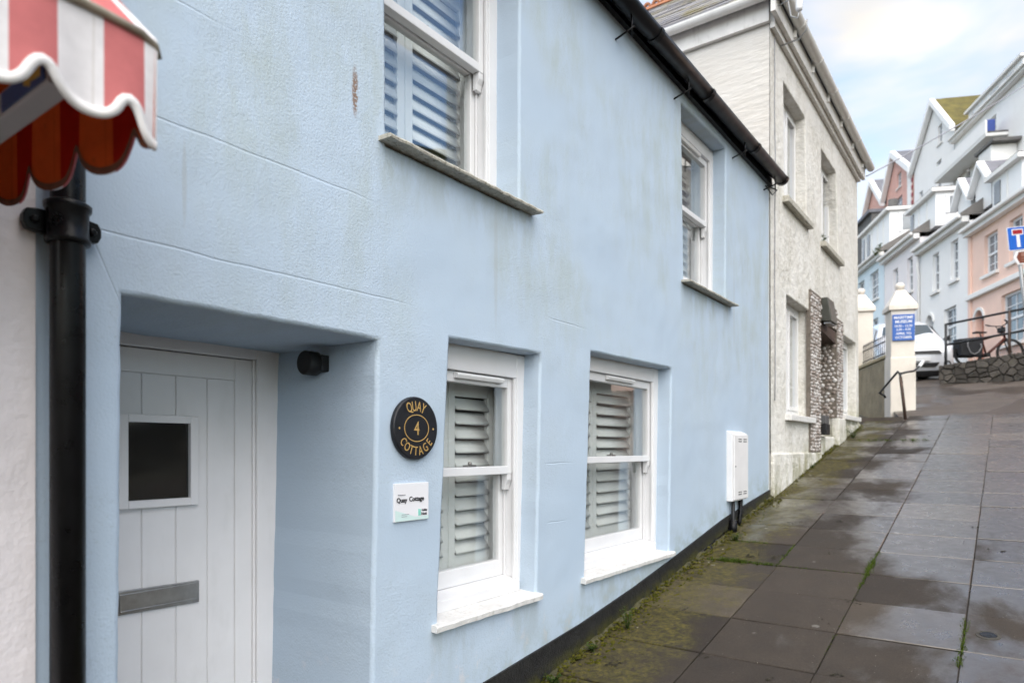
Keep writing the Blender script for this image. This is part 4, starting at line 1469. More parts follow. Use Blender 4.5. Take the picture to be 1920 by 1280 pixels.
# dark boards under the porch head
m = MB()
m.hexa([(WX - 0.8, 9.54, 3.25), (WX + 0.01, 9.54, 3.25), (WX + 0.01, 10.52, 3.18), (WX - 0.8, 10.52, 3.18),
        (WX - 0.8, 9.54, 3.352), (WX + 0.01, 9.54, 3.352), (WX + 0.01, 10.52, 3.352), (WX - 0.8, 10.52, 3.352)])
m.build('porch_ceiling', 'rust', wh)

# roof, eaves, gutters
def slate_plane(o, u, v, nu, wu, nv, wv, mat, parent, clip=None, thing_name='slates'):
    """overlapping slates: o origin at the eave, u along the eave, v up the slope"""
    mm = MB()
    nrm = u.cross(v).normalized()
    if nrm.z < 0:
        nrm = -nrm
    rr_ = random.Random(nu * 7 + nv)
    for j in range(nv):
        for i in range(nu):
            a0 = wu * (i + (0.5 if j % 2 else 0)) + 0.004
            a1 = a0 + wu - 0.008
            b0 = wv * j
            b1 = b0 + wv * 1.25
            if clip and not clip((a0 + a1) / 2, b0 + wv * 0.5):
                continue
            l0 = 0.016 + rr_.uniform(-.003, .004)
            P = lambda a, b, h: o + u * a + v * b + nrm * h
            mm.hexa([P(a0, b0, l0 - .008), P(a1, b0, l0 - .008), P(a1, b1, 0.0), P(a0, b1, 0.0), P(a0, b0, l0), P(a1, b0, l0 + rr_.uniform(-.002, .003)), P(a1, b1, 0.007), P(a0, b1, 0.007)])
    return tag(mm.build(thing_name, mat, parent, fix=False), None, None, kind='stuff')
RZ, RT = 6.30, 8.50
HX = -3.0
m = MB()
m.add([(-1.80, 7.08, RZ), (-8.1, 7.08, RZ), (-8.1, 9.85, RT), (HX, 9.85, RT), (-1.80, 12.55, RZ), (-8.1, 12.55, RZ)],
      [(0, 1, 2, 3), (0, 3, 4), (4, 3, 2, 5)])
m.build('roof', 'slate', wh)
def island_mat(name, a, b, dirt):
    n_ = NT(name)
    p_ = n_.pos()
    c_ = n_.ramp(n_.island(), [(0, a), (1, b)])
    d_ = n_.smooth(n_.noise(p_, 2.2, 6, 0.7), 0.45, 0.66)
    c_ = n_.mix(n_.math('MULTIPLY', d_, 0.8), c_, dirt)
    n_.set(col=c_, rough=0.7, normal=n_.bump(n_.noise(p_, 30, 4), 0.4, 0.01))
    return n_.m
vdir = Vector((0, 9.85 - 7.08, RT - RZ)).normalized()
slen = math.hypot(9.85 - 7.08, RT - RZ)
slate_plane(Vector((-8.1, 7.06, RZ - 0.01)), Vector((1, 0, 0)), vdir, 20, 0.30, 15, slen / 15.2, island_mat('old_slates', (0.15, 0.15, 0.17), (0.30, 0.29, 0.29), (0.20, 0.17, 0.055)), wh,
            clip=lambda a, b: -8.1 + a < -1.80 + (HX + 1.80) * b / slen - 0.05)
m = MB()
m.prism([(-0.10, -0.05), (0, 0.06), (0.10, -0.05), (0.08, -0.06), (0, 0.03), (-0.08, -0.06)], lambda a, b, s: (s, 9.85 + a, RT + 0.015 + b), -8.1, HX)
rdg = m.build('ridge', 'terracotta', wh)
rt = MB()
for k in range(12):
    a, b = pi * k / 11, pi * (k + 1) / 11
    if k < 11:
        for w0 in (0,):
            P = lambda an, r_, y_: (r_ * cos(an), y_, r_ * sin(an) * 1.1)
            rt.hexa([P(a, 0.035, -.02), P(a, 0.068, -.02), P(b, 0.068, -.02), P(b, 0.035, -.02), P(a, 0.035, .02), P(a, 0.068, .02), P(b, 0.068, .02), P(b, 0.035, .02)])
rt_me = rt.mesh('ridge_crest', 'terracotta')
for k in range(18):
    inst('ridge_crest', rt_me, (HX - 0.10 - 0.145 * k, 9.85, RT + 0.06), rdg)
m = MB()
m.box(-8.0, WX + 0.005, 7.205, 7.255, 6.08, 6.295)
m.hexa([(WX + 0.002, 7.262, 6.03), (WX + 0.05, 7.262, 6.03), (WX + 0.05, 12.32, 6.03), (WX + 0.002, 12.32, 6.03), (WX + 0.002, 7.262, 6.20), (WX + 0.05, 7.262, 6.20), (WX + 0.05, 12.32, 6.20), (WX + 0.002, 12.32, 6.20)])
m.hexa([(WX + 0.052, 7.10, 6.10), (WX + 0.10, 7.10, 6.10), (WX + 0.10, 12.42, 6.08), (WX + 0.052, 12.42, 6.08), (WX + 0.052, 7.10, 6.26), (WX + 0.10, 7.10, 6.26), (WX + 0.10, 12.42, 6.26), (WX + 0.052, 12.42, 6.26)])
m.build('fascia', 'fascia', wh)
pr = []
gr2 = 0.06
for k in range(11):
    pr.append((gr2 * cos(pi + pi * k / 10), gr2 * sin(pi + pi * k / 10)))
pr += [((gr2 - 0.006) * cos(pi + pi * k / 10), (gr2 - 0.006) * sin(pi + pi * k / 10)) for k in range(10, -1, -1)]
m = MB()
m.prism(pr, lambda a, b, s: (s, 7.10 + a, 6.30 + b), -8.0, -1.80)
m.build('gutter', 'gutter_white', wh)
m = MB()
m.prism(pr, lambda a, b, s: (WX + 0.165 + a, s, 6.30 + b), 7.04, 12.55)
gw_ = m.build('gutter', 'gutter_white', wh)
for k in range(6):
    q = MB()
    y = 7.8 + 0.85 * k
    pr2 = [((gr2 + 0.007) * cos(pi + pi * j / 10), (gr2 + 0.007) * sin(pi + pi * j / 10)) for j in range(11)] + [((gr2 + 0.001) * cos(pi + pi * j / 10), (gr2 + 0.001) * sin(pi + pi * j / 10)) for j in range(10, -1, -1)]
    q.prism(pr2, lambda a, b, s: (WX + 0.165 + a, s, 6.30 + b), y, y + 0.04)
    q.box(WX + 0.10, WX + 0.13, y + 0.005, y + 0.03, 6.16, 6.29)
    q.build('gutter_bracket', 'gutter_white', gw_)

ins = thing('wire_insulator', (WX + 0.2, 7.2, 6.1), 'white porcelain wire insulator on a bent bracket under the white eaves', 'insulator')
q = MB()
q.lathe([(0.012, 6.02), (0.030, 6.03), (0.034, 6.05), (0.034, 6.14), (0.030, 6.16), (0.034, 6.165), (0.034, 6.19), (0.025, 6.20)], (WX + 0.31, 7.16, 0.015), 'z', 16)
q.build('porcelain_cup', 'signwhite', ins)
q = MB()
q.tube([(WX + 0.02, 7.20, 6.18), (WX + 0.20, 7.18, 6.19), (WX + 0.23, 7.17, 6.02), (WX + 0.30, 7.16, 5.97), (WX + 0.31, 7.16, 6.04)], 0.008, 7)
q.tube([(WX + 0.02, 7.6, 6.0), (WX + 0.22, 7.55, 5.98), (WX + 0.30, 7.5, 6.02), (WX + 0.31, 7.49, 6.12)], 0.008, 7)
q.tube([(WX + 0.20, 7.18, 6.19), (WX + 0.22, 7.18, 6.40)], 0.008, 7)
q.build('bracket', 'steelpole', ins)
cb = MB()
rr = random.Random(4)
cb.tube([(WX + 0.010, 7.42 + rr.uniform(-.015, .015), 6.0 - 0.2 * k) for k in range(20)], 0.005, 6)
tag(cb.build('wall_cable', 'greyink'), 'thin dark cable running down the corner of the white house', 'cable')
# lantern and low light at the porch
ln = thing('porch_lantern', (WX + 0.1, 9.62, 3.4), 'dark square lantern above the pebble porch', 'lamp')
q = MB()
q.hexa([(WX + 0.02, 9.56, 3.36), (WX + 0.15, 9.56, 3.34), (WX + 0.15, 9.95, 3.34), (WX + 0.02, 9.95, 3.36), (WX + 0.02, 9.56, 3.66), (WX + 0.10, 9.56, 3.66), (WX + 0.10, 9.95, 3.66), (WX + 0.02, 9.95, 3.66)])
q.build('housing', gm('bronze_lantern', (0.06, 0.062, 0.052), 0.4, 0.2, 10), ln, bevel=0.01)
q = MB()
q.box(WX + 0.045, WX + 0.125, 9.60, 9.91, 3.325, 3.342)
q.build('lens', 'lamp', ln)
bx_ = thing('porch_box', (WX + 0.06, 9.75, 1.95), 'small black box low beside the pebble porch', 'box')
q = MB()
q.box(WX + 0.0, WX + 0.07, 9.62, 9.86, 1.875, 2.02)
q.build('lower_case', 'blackplastic', bx_, bevel=0.008)
q = MB()
q.box(WX + 0.0, WX + 0.06, 9.63, 9.85, 2.022, 2.13)
q.build('upper_case', gm('grey_box_plastic', (0.10, 0.10, 0.10), 0.5, 0.1, 10), bx_, bevel=0.006)

# ------------------------------------------------------------------ gate pillars, yard wall, railing, handrail
BETA = radians(21)
def pillar(loc, label, sign=False, hgt=1.73):
    t = thing('gate_pillar', loc, label, 'pillar', 'cream gate pillars', BETA)
    q = MB()
    w = 0.200
    q.box(-w, w, -w, w, -0.4, hgt)
    q.box(-w - 0.012, w + 0.012, -w - 0.012, w + 0.012, -0.4, 0.86)
    q.build('shaft', 'cream', t, local=True, bevel=0.012)
    q = MB()
    c_ = 0.245
    q.box(-c_, c_, -c_, c_, hgt + 0.001, hgt + 0.085)
    tp_ = 0.07
    q.hexa([(-c_ + .004, -c_ + .004, hgt + 0.086), (c_ - .004, -c_ + .004, hgt + 0.086), (c_ - .004, c_ - .004, hgt + 0.086), (-c_ + .004, c_ - .004, hgt + 0.086),
            (-tp_, -tp_, hgt + 0.40), (tp_, -tp_, hgt + 0.40), (tp_, tp_, hgt + 0.40), (-tp_, tp_, hgt + 0.40)])
    q.build('cap', 'cream', t, local=True, bevel=0.012)
    q = MB()
    q.lathe([(0.045, hgt + 0.395), (0.05, hgt + 0.41), (0.075, hgt + 0.44), (0.083, hgt + 0.475), (0.075, hgt + 0.51), (0.045, hgt + 0.54), (0.008, hgt + 0.55)], (0, 0, 0), 'z', 18)
    q.build('ball_finial', 'cream', t, local=True)
    return t
p1 = pillar((-1.64, 14.63, 2.52), 'cream gate pillar with ball top carrying the blue museum notice')
p2 = pillar((-2.63, 16.75, 2.95), 'cream gate pillar with ball top half hidden behind the white house')
ms = thing('museum_notice', (-1.64, 14.63, 2.52), 'blue notice with white MARITIME MUSEUM opening times on the gate pillar', 'sign', None, BETA)
q = MB()
q.box(-0.185, 0.185, -0.237, -0.2155, 1.165, 1.645)
q.build('board', 'museum', ms, local=True, bevel=0.003)
for tx, sz, z in (('MARITIME', 0.072, 1.588), ('MUSEUM', 0.072, 1.512), ('10.30 - 12.30', 0.056, 1.432), ('2.30 - 4.30', 0.056, 1.368), ('APRIL TO', 0.060, 1.292), ('OCTOBER', 0.060, 1.222)):
    q = MB()
    v_, f_ = text_geo(tx, sz, 0.001, bold=0.02)
    q.add([(a, -0.2385 - w_, z + b) for a, b, w_ in v_], f_)
    q.build('lettering', 'signwhite', ms, local=True, fix=False)

yw = thing('yard_wall', (-2.2, 15.8, 2.25), 'low ochre rendered wall between the two cream pillars', 'wall')
A, B = Vector((-2.56, 16.55)), Vector((-1.78, 14.78))
d_ = (B - A).normalized()
nn_ = Vector((d_.y, -d_.x))
if nn_.y > 0:
    nn_ = -nn_
def wall_hex(mb, A, B, off0, off1, z00, z01, z10, z11):
    P = lambda p_, o_, z: (p_.x + nn_.x * o_, p_.y + nn_.y * o_, z)
    mb.hexa([P(A, off0, z00), P(B, off0, z10), P(B, off1, z10), P(A, off1, z00), P(A, off0, z01), P(B, off0, z11), P(B, off1, z11), P(A, off1, z01)])
q = MB()
wall_hex(q, A - d_ * 1.2, B, -0.10, 0.10, 2.0, 3.40, 2.0, 3.42)
q.build('wall_body', 'ochre', yw, bevel=0.02)
q = MB()
wall_hex(q, A - d_ * 1.2, B, -0.13, 0.13, 3.401, 3.47, 3.421, 3.49)
q.build('coping', 'coping', yw, bevel=0.015)
rl = thing('iron_railing', (-2.2, 15.8, 3.48), 'dark spiked iron railing on top of the low ochre wall', 'railing')
q = MB()
for z in (3.57, 3.80):
    q.tube([(A.x, A.y, z), (B.x, B.y, z)], 0.012, 6)
q.build('rail', 'rail', rl)
bar = MB()
bar.lathe([(0.008, 0), (0.008, 0.40), (0.016, 0.41), (0.002, 0.47)], (0, 0, 0), 'z', 6)
bar_me = bar.mesh('spike_bar', 'rail')
ln_ = (B - A).length
k = 0
while 0.06 + k * 0.115 < ln_:
    c_ = A + d_ * (0.06 + k * 0.115)
    inst('spike_bar', bar_me, (c_.x, c_.y, 3.485), rl)
    k += 1
hr = thing('handrail', (-1.40, 13.25, gz(13.25)), 'bent rusty handrail in front of the cream museum pillar', 'handrail')
q = MB()
q.tube([(-1.40, 13.25, gz(13.25) - 0.05), (-1.435, 13.22, 2.55), (-1.47, 13.2, 2.90)], 0.026, 10)
q.build('post', 'rust', hr)
q = MB()
q.tube([(-1.455, 13.2, 2.82), (-1.48, 13.2, 2.96), (-1.52, 13.26, 3.0), (-1.57, 13.4, 2.97), (-1.92, 14.2, 2.72), (-1.86, 14.3, 2.68), (-1.84, 14.33, 2.64)], 0.020, 8)
q.build('lower_rail', 'rail', hr)
q = MB()
q.tube([(-1.47, 13.2, 2.96), (-1.40, 13.4, 3.0), (-1.33, 13.8, 3.05), (-1.29, 14.2, 3.16)], 0.018, 8)
q.build('upper_rail', 'rail', hr)
q = MB()
q.tube([(-1.29, 14.2, 3.16), (-1.26, 14.6, 3.30)], 0.030, 8)
q.build('white_sleeve', 'signwhite', hr)

# ------------------------------------------------------------------ raised terrace with rubble wall, railing, bicycle, road sign
m = MB()
m.add([(-1.30, 19.75, 3.62), (4.0, 19.3, 3.95), (6.0, 21.0, 4.2), (-1.3, 26.6, 4.35), (-1.30, 19.75, 2.8), (4.0, 19.3, 2.8), (6.0, 21.0, 2.8), (-1.3, 26.6, 2.8)],
      [(0, 1, 2, 3), (0, 4, 5, 1), (3, 7, 4, 0)])
struct(m.build('upper_terrace', 'road'))
sw = thing('rubble_wall', (0.3, 19.5, 3.2), 'low dark rubble stone wall under the railing with the bicycle', 'wall')
SA, SB = Vector((-1.36, 19.53, 0)), Vector((3.2, 19.09, 0))
sd = (SB - SA).normalized()
sn = Vector((sd.y, -sd.x, 0))
def swp(s, o, z):
    q_ = SA + sd * s + sn * o
    return (q_.x, q_.y, z)
SLN = (SB - SA).length
def sw_top(s):
    return 3.70 + 0.115 * s
q = MB()
q.hexa([swp(0.02, -0.4, 2.7), swp(SLN, -0.4, 2.7), swp(SLN, -0.02, 2.7), swp(0.02, -0.02, 2.7), swp(0.02, -0.4, sw_top(0) - .03), swp(SLN, -0.4, sw_top(SLN) - .03), swp(SLN, -0.02, sw_top(SLN) - .03), swp(0.02, -0.02, sw_top(0) - .03)])
q.build('wall_core', 'mortar', sw)
rr = random.Random(9)
seeds = []
row = 0
zc = 3.04
while zc < 4.3:
    sc0 = -0.1 + (0.12 if row % 2 else 0.0)
    while sc0 < SLN + 0.1:
        seeds.append((sc0 + rr.uniform(-.06, .06), zc + rr.uniform(-.045, .045)))
        sc0 += rr.uniform(0.17, 0.30)
    zc += 0.125
    row += 1
def clip_poly(poly, px, pz, nx_, nz_):
    out_ = []
    for i in range(len(poly)):
        A_, B_ = poly[i], poly[(i + 1) % len(poly)]
        da, db = (A_[0] - px) * nx_ + (A_[1] - pz) * nz_, (B_[0] - px) * nx_ + (B_[1] - pz) * nz_
        if da <= 0:
            out_.append(A_)
        if da * db < 0:
            t_ = da / (da - db)
            out_.append((A_[0] + (B_[0] - A_[0]) * t_, A_[1] + (B_[1] - A_[1]) * t_))
    return out_
for i, (cs0, cz0) in enumerate(seeds):
    poly = [(0.0, 3.0), (SLN, 3.0), (SLN, sw_top(SLN) - 0.004), (0.0, sw_top(0) - 0.004)]
    for j, (os_, oz_) in enumerate(seeds):
        if j != i and abs(os_ - cs0) < 0.8 and abs(oz_ - cz0) < 0.6 and poly:
            dx_, dz_ = os_ - cs0, oz_ - cz0
            ln = math.hypot(dx_, dz_)
            poly = clip_poly(poly, (cs0 + os_) / 2 - dx_ / ln * 0.007, (cz0 + oz_) / 2 - dz_ / ln * 0.007, dx_ / ln, dz_ / ln)
    if len(poly) < 3:
        continue
    if max(p_[0] for p_ in poly) - min(p_[0] for p_ in poly) < 0.04 or max(p_[1] for p_ in poly) - min(p_[1] for p_ in poly) < 0.03:
        continue
    q = MB()
    pr_ = rr.uniform(0.002, 0.04)
    tl_ = rr.uniform(-0.08, 0.08)
    q.prism(poly, lambda a_, b_, s_: swp(a_, s_ if s_ < 0 else s_ + (b_ - cz0) * tl_, b_), -0.05, pr_)
    q.build('stone', 'stone', sw, bevel=0.016, seg=1)
rg = thing('safety_railing', (0.3, 19.6, 3.7), 'dark tubular railing on the rubble wall in front of the bicycle', 'railing')
for s in (0.12, 1.38, 2.64, 3.9):
    q = MB()
    q.tube([swp(s, -0.15, sw_top(s) - 0.15), swp(s, -0.15, sw_top(s) + 1.01)], 0.030, 8)
    q.build('post', 'rust' if 1 < s < 2 else 'rail', rg)
for h_ in (1.0, 0.50):
    q = MB()
    q.tube([swp(0.10, -0.15, sw_top(0.1) + h_), swp(4.4, -0.15, sw_top(4.4) + h_)], 0.027, 8)
    q.build('rail', 'rail', rg)

# bicycle, standing square to the view: local x forward
bk = thing('bicycle', (-0.385, 20.49, 3.70), 'bicycle with red brown frame and black pannier behind the railing', 'bicycle', None, math.atan2(0.6, 0.83))
R_ = 0.345
def wheel(x0, nm):
    q = MB()
    for k in range(28):
        a, b = 2 * pi * k / 28, 2 * pi * (k + 1) / 28
        for (r0, w0) in ((R_, 0.022),):
            P = lambda an, r_, y_: (x0 + r_ * cos(an), y_, R_ + r_ * sin(an))
            q.hexa([P(a, R_ - .05, -w0), P(a, R_, -w0 * .7), P(b, R_, -w0 * .7), P(b, R_ - .05, -w0), P(a, R_ - .05, w0), P(a, R_, w0 * .7), P(b, R_, w0 * .7), P(b, R_ - .05, w0)])
    w_ = q.build('wheel', 'tyre', bk, local=True)
    q = MB()
    for k in range(18):
        a = 2 * pi * k / 18
        q.tube([(x0, 0.03 * (1 if k % 2 else -1), R_), (x0 + (R_ - .045) * cos(a), 0, R_ + (R_ - .045) * sin(a))], 0.0025, 4)
    q.tube([(x0, -0.05, R_), (x0, 0.05, R_)], 0.022, 8)
    s_ = q.build('spokes', 'steelpole', w_, local=True)
    return w_
wheel(-0.51, 'r')
wheel(0.53, 'f')
q = MB()
hd0, hd1 = (0.36, 0, 0.88), (0.40, 0, 0.70)
bbk, seat_t = (-0.06, 0, 0.29), (-0.18, 0, 0.72)
q.tube([hd0, hd1], 0.026, 8)
q.tube([hd1, bbk], 0.034, 8)
q.tube([(0.365, 0, 0.83), (-0.165, 0, 0.66)], 0.022, 8)
q.tube([bbk, seat_t], 0.022, 8)
for s in (-0.04, 0.04):
    q.tube([bbk, (-0.51, s, R_)], 0.013, 6)
    q.tube([(-0.17, 0, 0.66), (-0.51, s, R_)], 0.011, 6)
q.build('frame', 'bikered', bk, local=True)
q = MB()
for s in (-0.045, 0.045):
    q.tube([(0.40, s, 0.70), (0.46, s, 0.52), (0.53, s, R_)], 0.016, 6)
q.build('fork', 'blackplastic', bk, local=True)
q = MB()
q.tube([(0.36, 0, 0.86), (0.33, 0, 1.0)], 0.018, 6)
q.tube([(0.24, -0.30, 1.06), (0.31, -0.14, 1.02), (0.33, 0, 1.0), (0.31, 0.14, 1.02), (0.24, 0.30, 1.06)], 0.014, 6)
for s in (-1, 1):
    q.tube([(0.24, s * 0.30, 1.06), (0.15, s * 0.34, 1.09)], 0.019, 6)
    q.tube([(0.30, s * 0.2, 1.04), (0.38, s * 0.24, 0.98)], 0.009, 5)
q.build('handlebar', 'blackplastic', bk, local=True)
q = MB()
q.box(0.26, 0.36, -0.09, 0.09, 0.84, 0.97)
q.build('handlebar_bag', 'bag', bk, local=True, bevel=0.02)
q = MB()
q.tube([seat_t, (-0.215, 0, 0.82)], 0.015, 6)
q.hexa([(-0.35, -0.07, 0.82), (-0.05, -0.02, 0.83), (-0.05, 0.02, 0.83), (-0.35, 0.07, 0.82), (-0.36, -0.085, 0.865), (-0.05, -0.022, 0.862), (-0.05, 0.022, 0.862), (-0.36, 0.085, 0.865)])
q.build('saddle', 'blackplastic', bk, local=True, bevel=0.012)
q = MB()
q.hexa([(-0.80, -0.20, 0.25), (-0.28, -0.20, 0.22), (-0.28, -0.07, 0.22), (-0.80, -0.07, 0.25), (-0.84, -0.21, 0.66), (-0.25, -0.21, 0.72), (-0.25, 0.10, 0.74), (-0.84, 0.10, 0.68)])
q.box(-0.78, -0.30, 0.06, 0.18, 0.24, 0.66)
bg = q.build('pannier', 'bag', bk, local=True, bevel=0.035)
q = MB()
q.tube([(-0.66, -0.222, 0.64), (-0.67, -0.235, 0.48), (-0.60, -0.235, 0.32), (-0.50, -0.235, 0.28), (-0.40, -0.235, 0.34), (-0.33, -0.235, 0.46), (-0.36, -0.235, 0.54)], 0.014, 7)
q.build('lock_cable', 'chain', bg, local=True)
q = MB()
q.tube([(-0.06, -0.09, 0.29), (-0.06, 0.09, 0.29)], 0.05, 12)
q.tube([(-0.06, -0.09, 0.29), (0.04, -0.10, 0.16)], 0.012, 6)
q.tube([(-0.06, 0.09, 0.29), (-0.16, 0.10, 0.42)], 0.012, 6)
q.build('crank', 'blackplastic', bk, local=True)
q = MB()
q.tube([(-0.12, 0.05, 0.27), (-0.18, 0.20, 0.0)], 0.012, 6)
q.build('kickstand', 'blackplastic', bk, local=True)

# leaning road sign
yaw = radians(36)
sg = thing('road_sign', (0.46, 21.36, 3.78), 'leaning blue no-through-road sign above a brown arrow sign on a grey pole', 'sign')
sg.rotation_euler = (0, radians(-6.0), yaw)
q = MB()
q.tube([(0, 0, 0), (0, 0, 3.45)], 0.042, 12)
q.build('pole', 'steelpole', sg, local=True)
def plate(mb, x0, x1, z0, z1, y, th=0.004, r=0.03):
    pts = []
    for cx_, cz_, a0 in ((x1 - r, z1 - r, 0), (x0 + r, z1 - r, 90), (x0 + r, z0 + r, 180), (x1 - r, z0 + r, 270)):
        for k in range(5):
            a = radians(a0 + 22.5 * k)
            pts.append((cx_ + r * cos(a), cz_ + r * sin(a)))
    mb.prism(pts, lambda a, b, s: (a, s, b), y - th, y)
q = MB()
plate(q, -0.285, 0.215, 2.86, 3.44, -0.045, 0.006)
bl = q.build('white_border', 'signwhite', sg, local=True)
q = MB()
plate(q, -0.272, 0.202, 2.873, 3.427, -0.0515, 0.002)
q.build('blue_panel', 'signblue', sg, local=True)
q = MB()
q.box(-0.068, 0.014, -0.0562, -0.0537, 2.93, 3.25)
q.build('white_stem', 'signwhite', sg, local=True)
q = MB()
q.box(-0.172, 0.112, -0.0562, -0.0537, 3.235, 3.382)
q.build('white_bar_edge', 'signwhite', sg, local=True)
q = MB()
q.box(-0.150, 0.090, -0.0585, -0.0563, 3.257, 3.360)
q.build('red_bar', 'signred', sg, local=True)
q = MB()
q.prism([(-0.19, 2.68), (-0.10, 2.50), (0.62, 2.50), (0.62, 2.84), (-0.10, 2.84)], lambda a, b, s: (a, s, b), -0.052, -0.045)
q.build('brown_arrow_border', 'signwhite', sg, local=True)
q = MB()
q.prism([(-0.115, 2.68), (-0.05, 2.53), (0.60, 2.53), (0.60, 2.81), (-0.05, 2.81)], lambda a, b, s: (a, s, b), -0.0548, -0.0528)
q.build('brown_arrow', 'signbrown', sg, local=True)
q = MB()
q.box(0.0, 0.10, -0.0575, -0.0552, 2.695, 2.785)
q.box(0.0, 0.50, -0.0575, -0.0552, 2.635, 2.655)
q.box(0.0, 0.46, -0.0575, -0.0552, 2.575, 2.592)
q.build('faded_print', gm('faded_brown_print', (0.30, 0.16, 0.12), 0.5, 0.2, 20), sg, local=True)

# ------------------------------------------------------------------ parked white car: local -y is forward, x to its left when seen from in front
car = thing('parked_car', (-2.50, 22.75, gz(22.2)), 'white sport utility car parked nose-down behind the museum pillar', 'car', None, radians(16))
car.rotation_euler = (TILT, 0, radians(16))
secs = [  # y, half width low, half width high, z bottom, z shoulder, roof half width, z roof
    (-2.15, 0.62, 0.60, 0.42, 0.74, 0.55, 0.80), (-2.08, 0.80, 0.76, 0.30, 0.86, 0.66, 0.93), (-1.85, 0.87, 0.84, 0.26, 0.95, 0.74, 1.03),
    (-1.30, 0.89, 0.87, 0.26, 1.00, 0.78, 1.09), (-0.90, 0.89, 0.88, 0.26, 1.02, 0.78, 1.13), (-0.15, 0.89, 0.88, 0.26, 1.04, 0.64, 1.56),
    (0.5, 0.89, 0.88, 0.26, 1.06, 0.62, 1.65), (1.5, 0.89, 0.88, 0.26, 1.08, 0.60, 1.63), (2.0, 0.86, 0.84, 0.30, 1.08, 0.58, 1.40), (2.15, 0.8, 0.78, 0.4, 1.0, 0.55, 1.1)]
q = MB()
rows = []
for (y, wl_, wh_, zb, zs, wr, zr) in secs:
    half = [(0.0, zb), (wl_ * 0.85, zb), (wl_, zb + 0.10), (wl_ * 1.01, (zb + zs) / 2), (wh_, zs), (wr + (wh_ - wr) * 0.12, zr - (zr - zs) * 0.18), (wr * 0.86, zr - 0.01), (0.0, zr + 0.02)]
    rows.append([(x, y, z) for x, z in half] + [(-x, y, z) for x, z in half[-2:0:-1]])
nr = len(rows[0])
for r_ in rows:
    q.v += r_
for i in range(len(rows) - 1):
    for j in range(nr):
        j2 = (j + 1) % nr
        q.f.append((i * nr + j, i * nr + j2, (i + 1) * nr + j2, (i + 1) * nr + j))
        q.sm.append(True)
q.f += [tuple(range(nr)), tuple((len(rows) - 1) * nr + j for j in range(nr))]
q.sm += [False, False]
body = q.build('body', 'car', car, local=True)
md = body.modifiers.new('s', 'SUBSURF')
md.levels = 2
md.render_levels = 2
def on(y0, z0, y1, z1, t):
    return (y0 + (y1 - y0) * t, z0 + (z1 - z0) * t)
q = MB()
q.add([(-0.68, -0.80, 1.165), (0.68, -0.80, 1.165), (0.55, -0.22, 1.515), (-0.55, -0.22, 1.515), (0, -0.90, 1.175), (0, -0.26, 1.55)], [(0, 4, 5, 3), (4, 1, 2, 5)], True)
q.build('windscreen', 'carglass', car, local=True)
for s in (-1, 1):
    q = MB()
    q.add([(s * 0.852, -0.55, 1.10), (s * 0.845, 1.55, 1.14), (s * 0.665, 1.35, 1.52), (s * 0.70, -0.02, 1.47)], [(0, 1, 2, 3)])
    q.build('side_window', 'carglass', car, local=True)
    q = MB()
    q.hexa([(s * 0.86, -0.62, 1.06), (s * 1.05, -0.60, 1.06), (s * 1.05, -0.48, 1.06), (s * 0.86, -0.48, 1.06), (s * 0.86, -0.62, 1.10), (s * 1.04, -0.60, 1.22), (s * 1.04, -0.48, 1.22), (s * 0.86, -0.48, 1.10)])
    q.build('mirror', 'blackplastic', car, local=True, bevel=0.02)
    q = MB()
    q.hexa([(s * 0.50, -2.10, 0.80), (s * 0.78, -1.98, 0.82), (s * 0.80, -1.90, 0.82), (s * 0.5, -2.0, 0.80), (s * 0.52, -2.05, 0.885), (s * 0.83, -1.86, 0.965), (s * 0.80, -1.80, 0.96), (s * 0.5, -1.95, 0.88)])
    q.build('headlight', 'lamp', car, local=True, bevel=0.012)
    q = MB()
    q.lathe([(0.085, -2.13), (0.085, -2.02)], (s * 0.66, 0, 0.52), 'y', 16)
    fl = q.build('fog_lamp', 'blackplastic', car, local=True)
    q = MB()
    q.lathe([(0.048, -2.145), (0.048, -2.10)], (s * 0.66, 0, 0.52), 'y', 14)
    q.build('fog_lens', 'lamp', fl, local=True)
    for yy in (-1.30, 1.32):
        q = MB()
        q.lathe([(0.26, s * 0.70), (0.34, s * 0.71), (0.345, s * 0.80), (0.34, s * 0.895), (0.26, s * 0.90)], (0, yy, 0.34), 'x', 28)
        wl2 = q.build('wheel', 'tyre', car, local=True)
        q = MB()
        q.lathe([(0.05, s * 0.895), (0.24, s * 0.903), (0.25, s * 0.89)], (0, yy, 0.34), 'x', 20)
        q.build('rim', 'alloy', wl2, local=True)
q = MB()
q.hexa([(-0.52, -2.175, 0.80), (0.52, -2.175, 0.80), (0.52, -2.10, 0.80), (-0.52, -2.10, 0.80), (-0.47, -2.15, 0.88), (0.47, -2.15, 0.88), (0.47, -2.05, 0.88), (-0.47, -2.05, 0.88)])
q.build('grille', 'blackplastic', car, local=True, bevel=0.01)
q = MB()
q.hexa([(-0.40, -2.185, 0.46), (0.40, -2.185, 0.46), (0.40, -2.05, 0.46), (-0.40, -2.05, 0.46), (-0.48, -2.185, 0.57), (0.48, -2.185, 0.57), (0.48, -2.05, 0.57), (-0.48, -2.05, 0.57)])
q.build('lower_grille', 'blackplastic', car, local=True, bevel=0.01)
q = MB()
q.hexa([(-0.70, -2.08, 0.20), (0.70, -2.08, 0.20), (0.76, -1.70, 0.20), (-0.76, -1.70, 0.20), (-0.72, -2.13, 0.36), (0.72, -2.13, 0.36), (0.84, -1.70, 0.33), (-0.84, -1.70, 0.33)])
q.build('bumper_skirt', 'blackplastic', car, local=True, bevel=0.02)
q = MB()
q.box(-0.26, 0.26, -2.215, -2.17, 0.62, 0.73)
q.build('number_plate', 'signwhite', car, local=True, bevel=0.004)

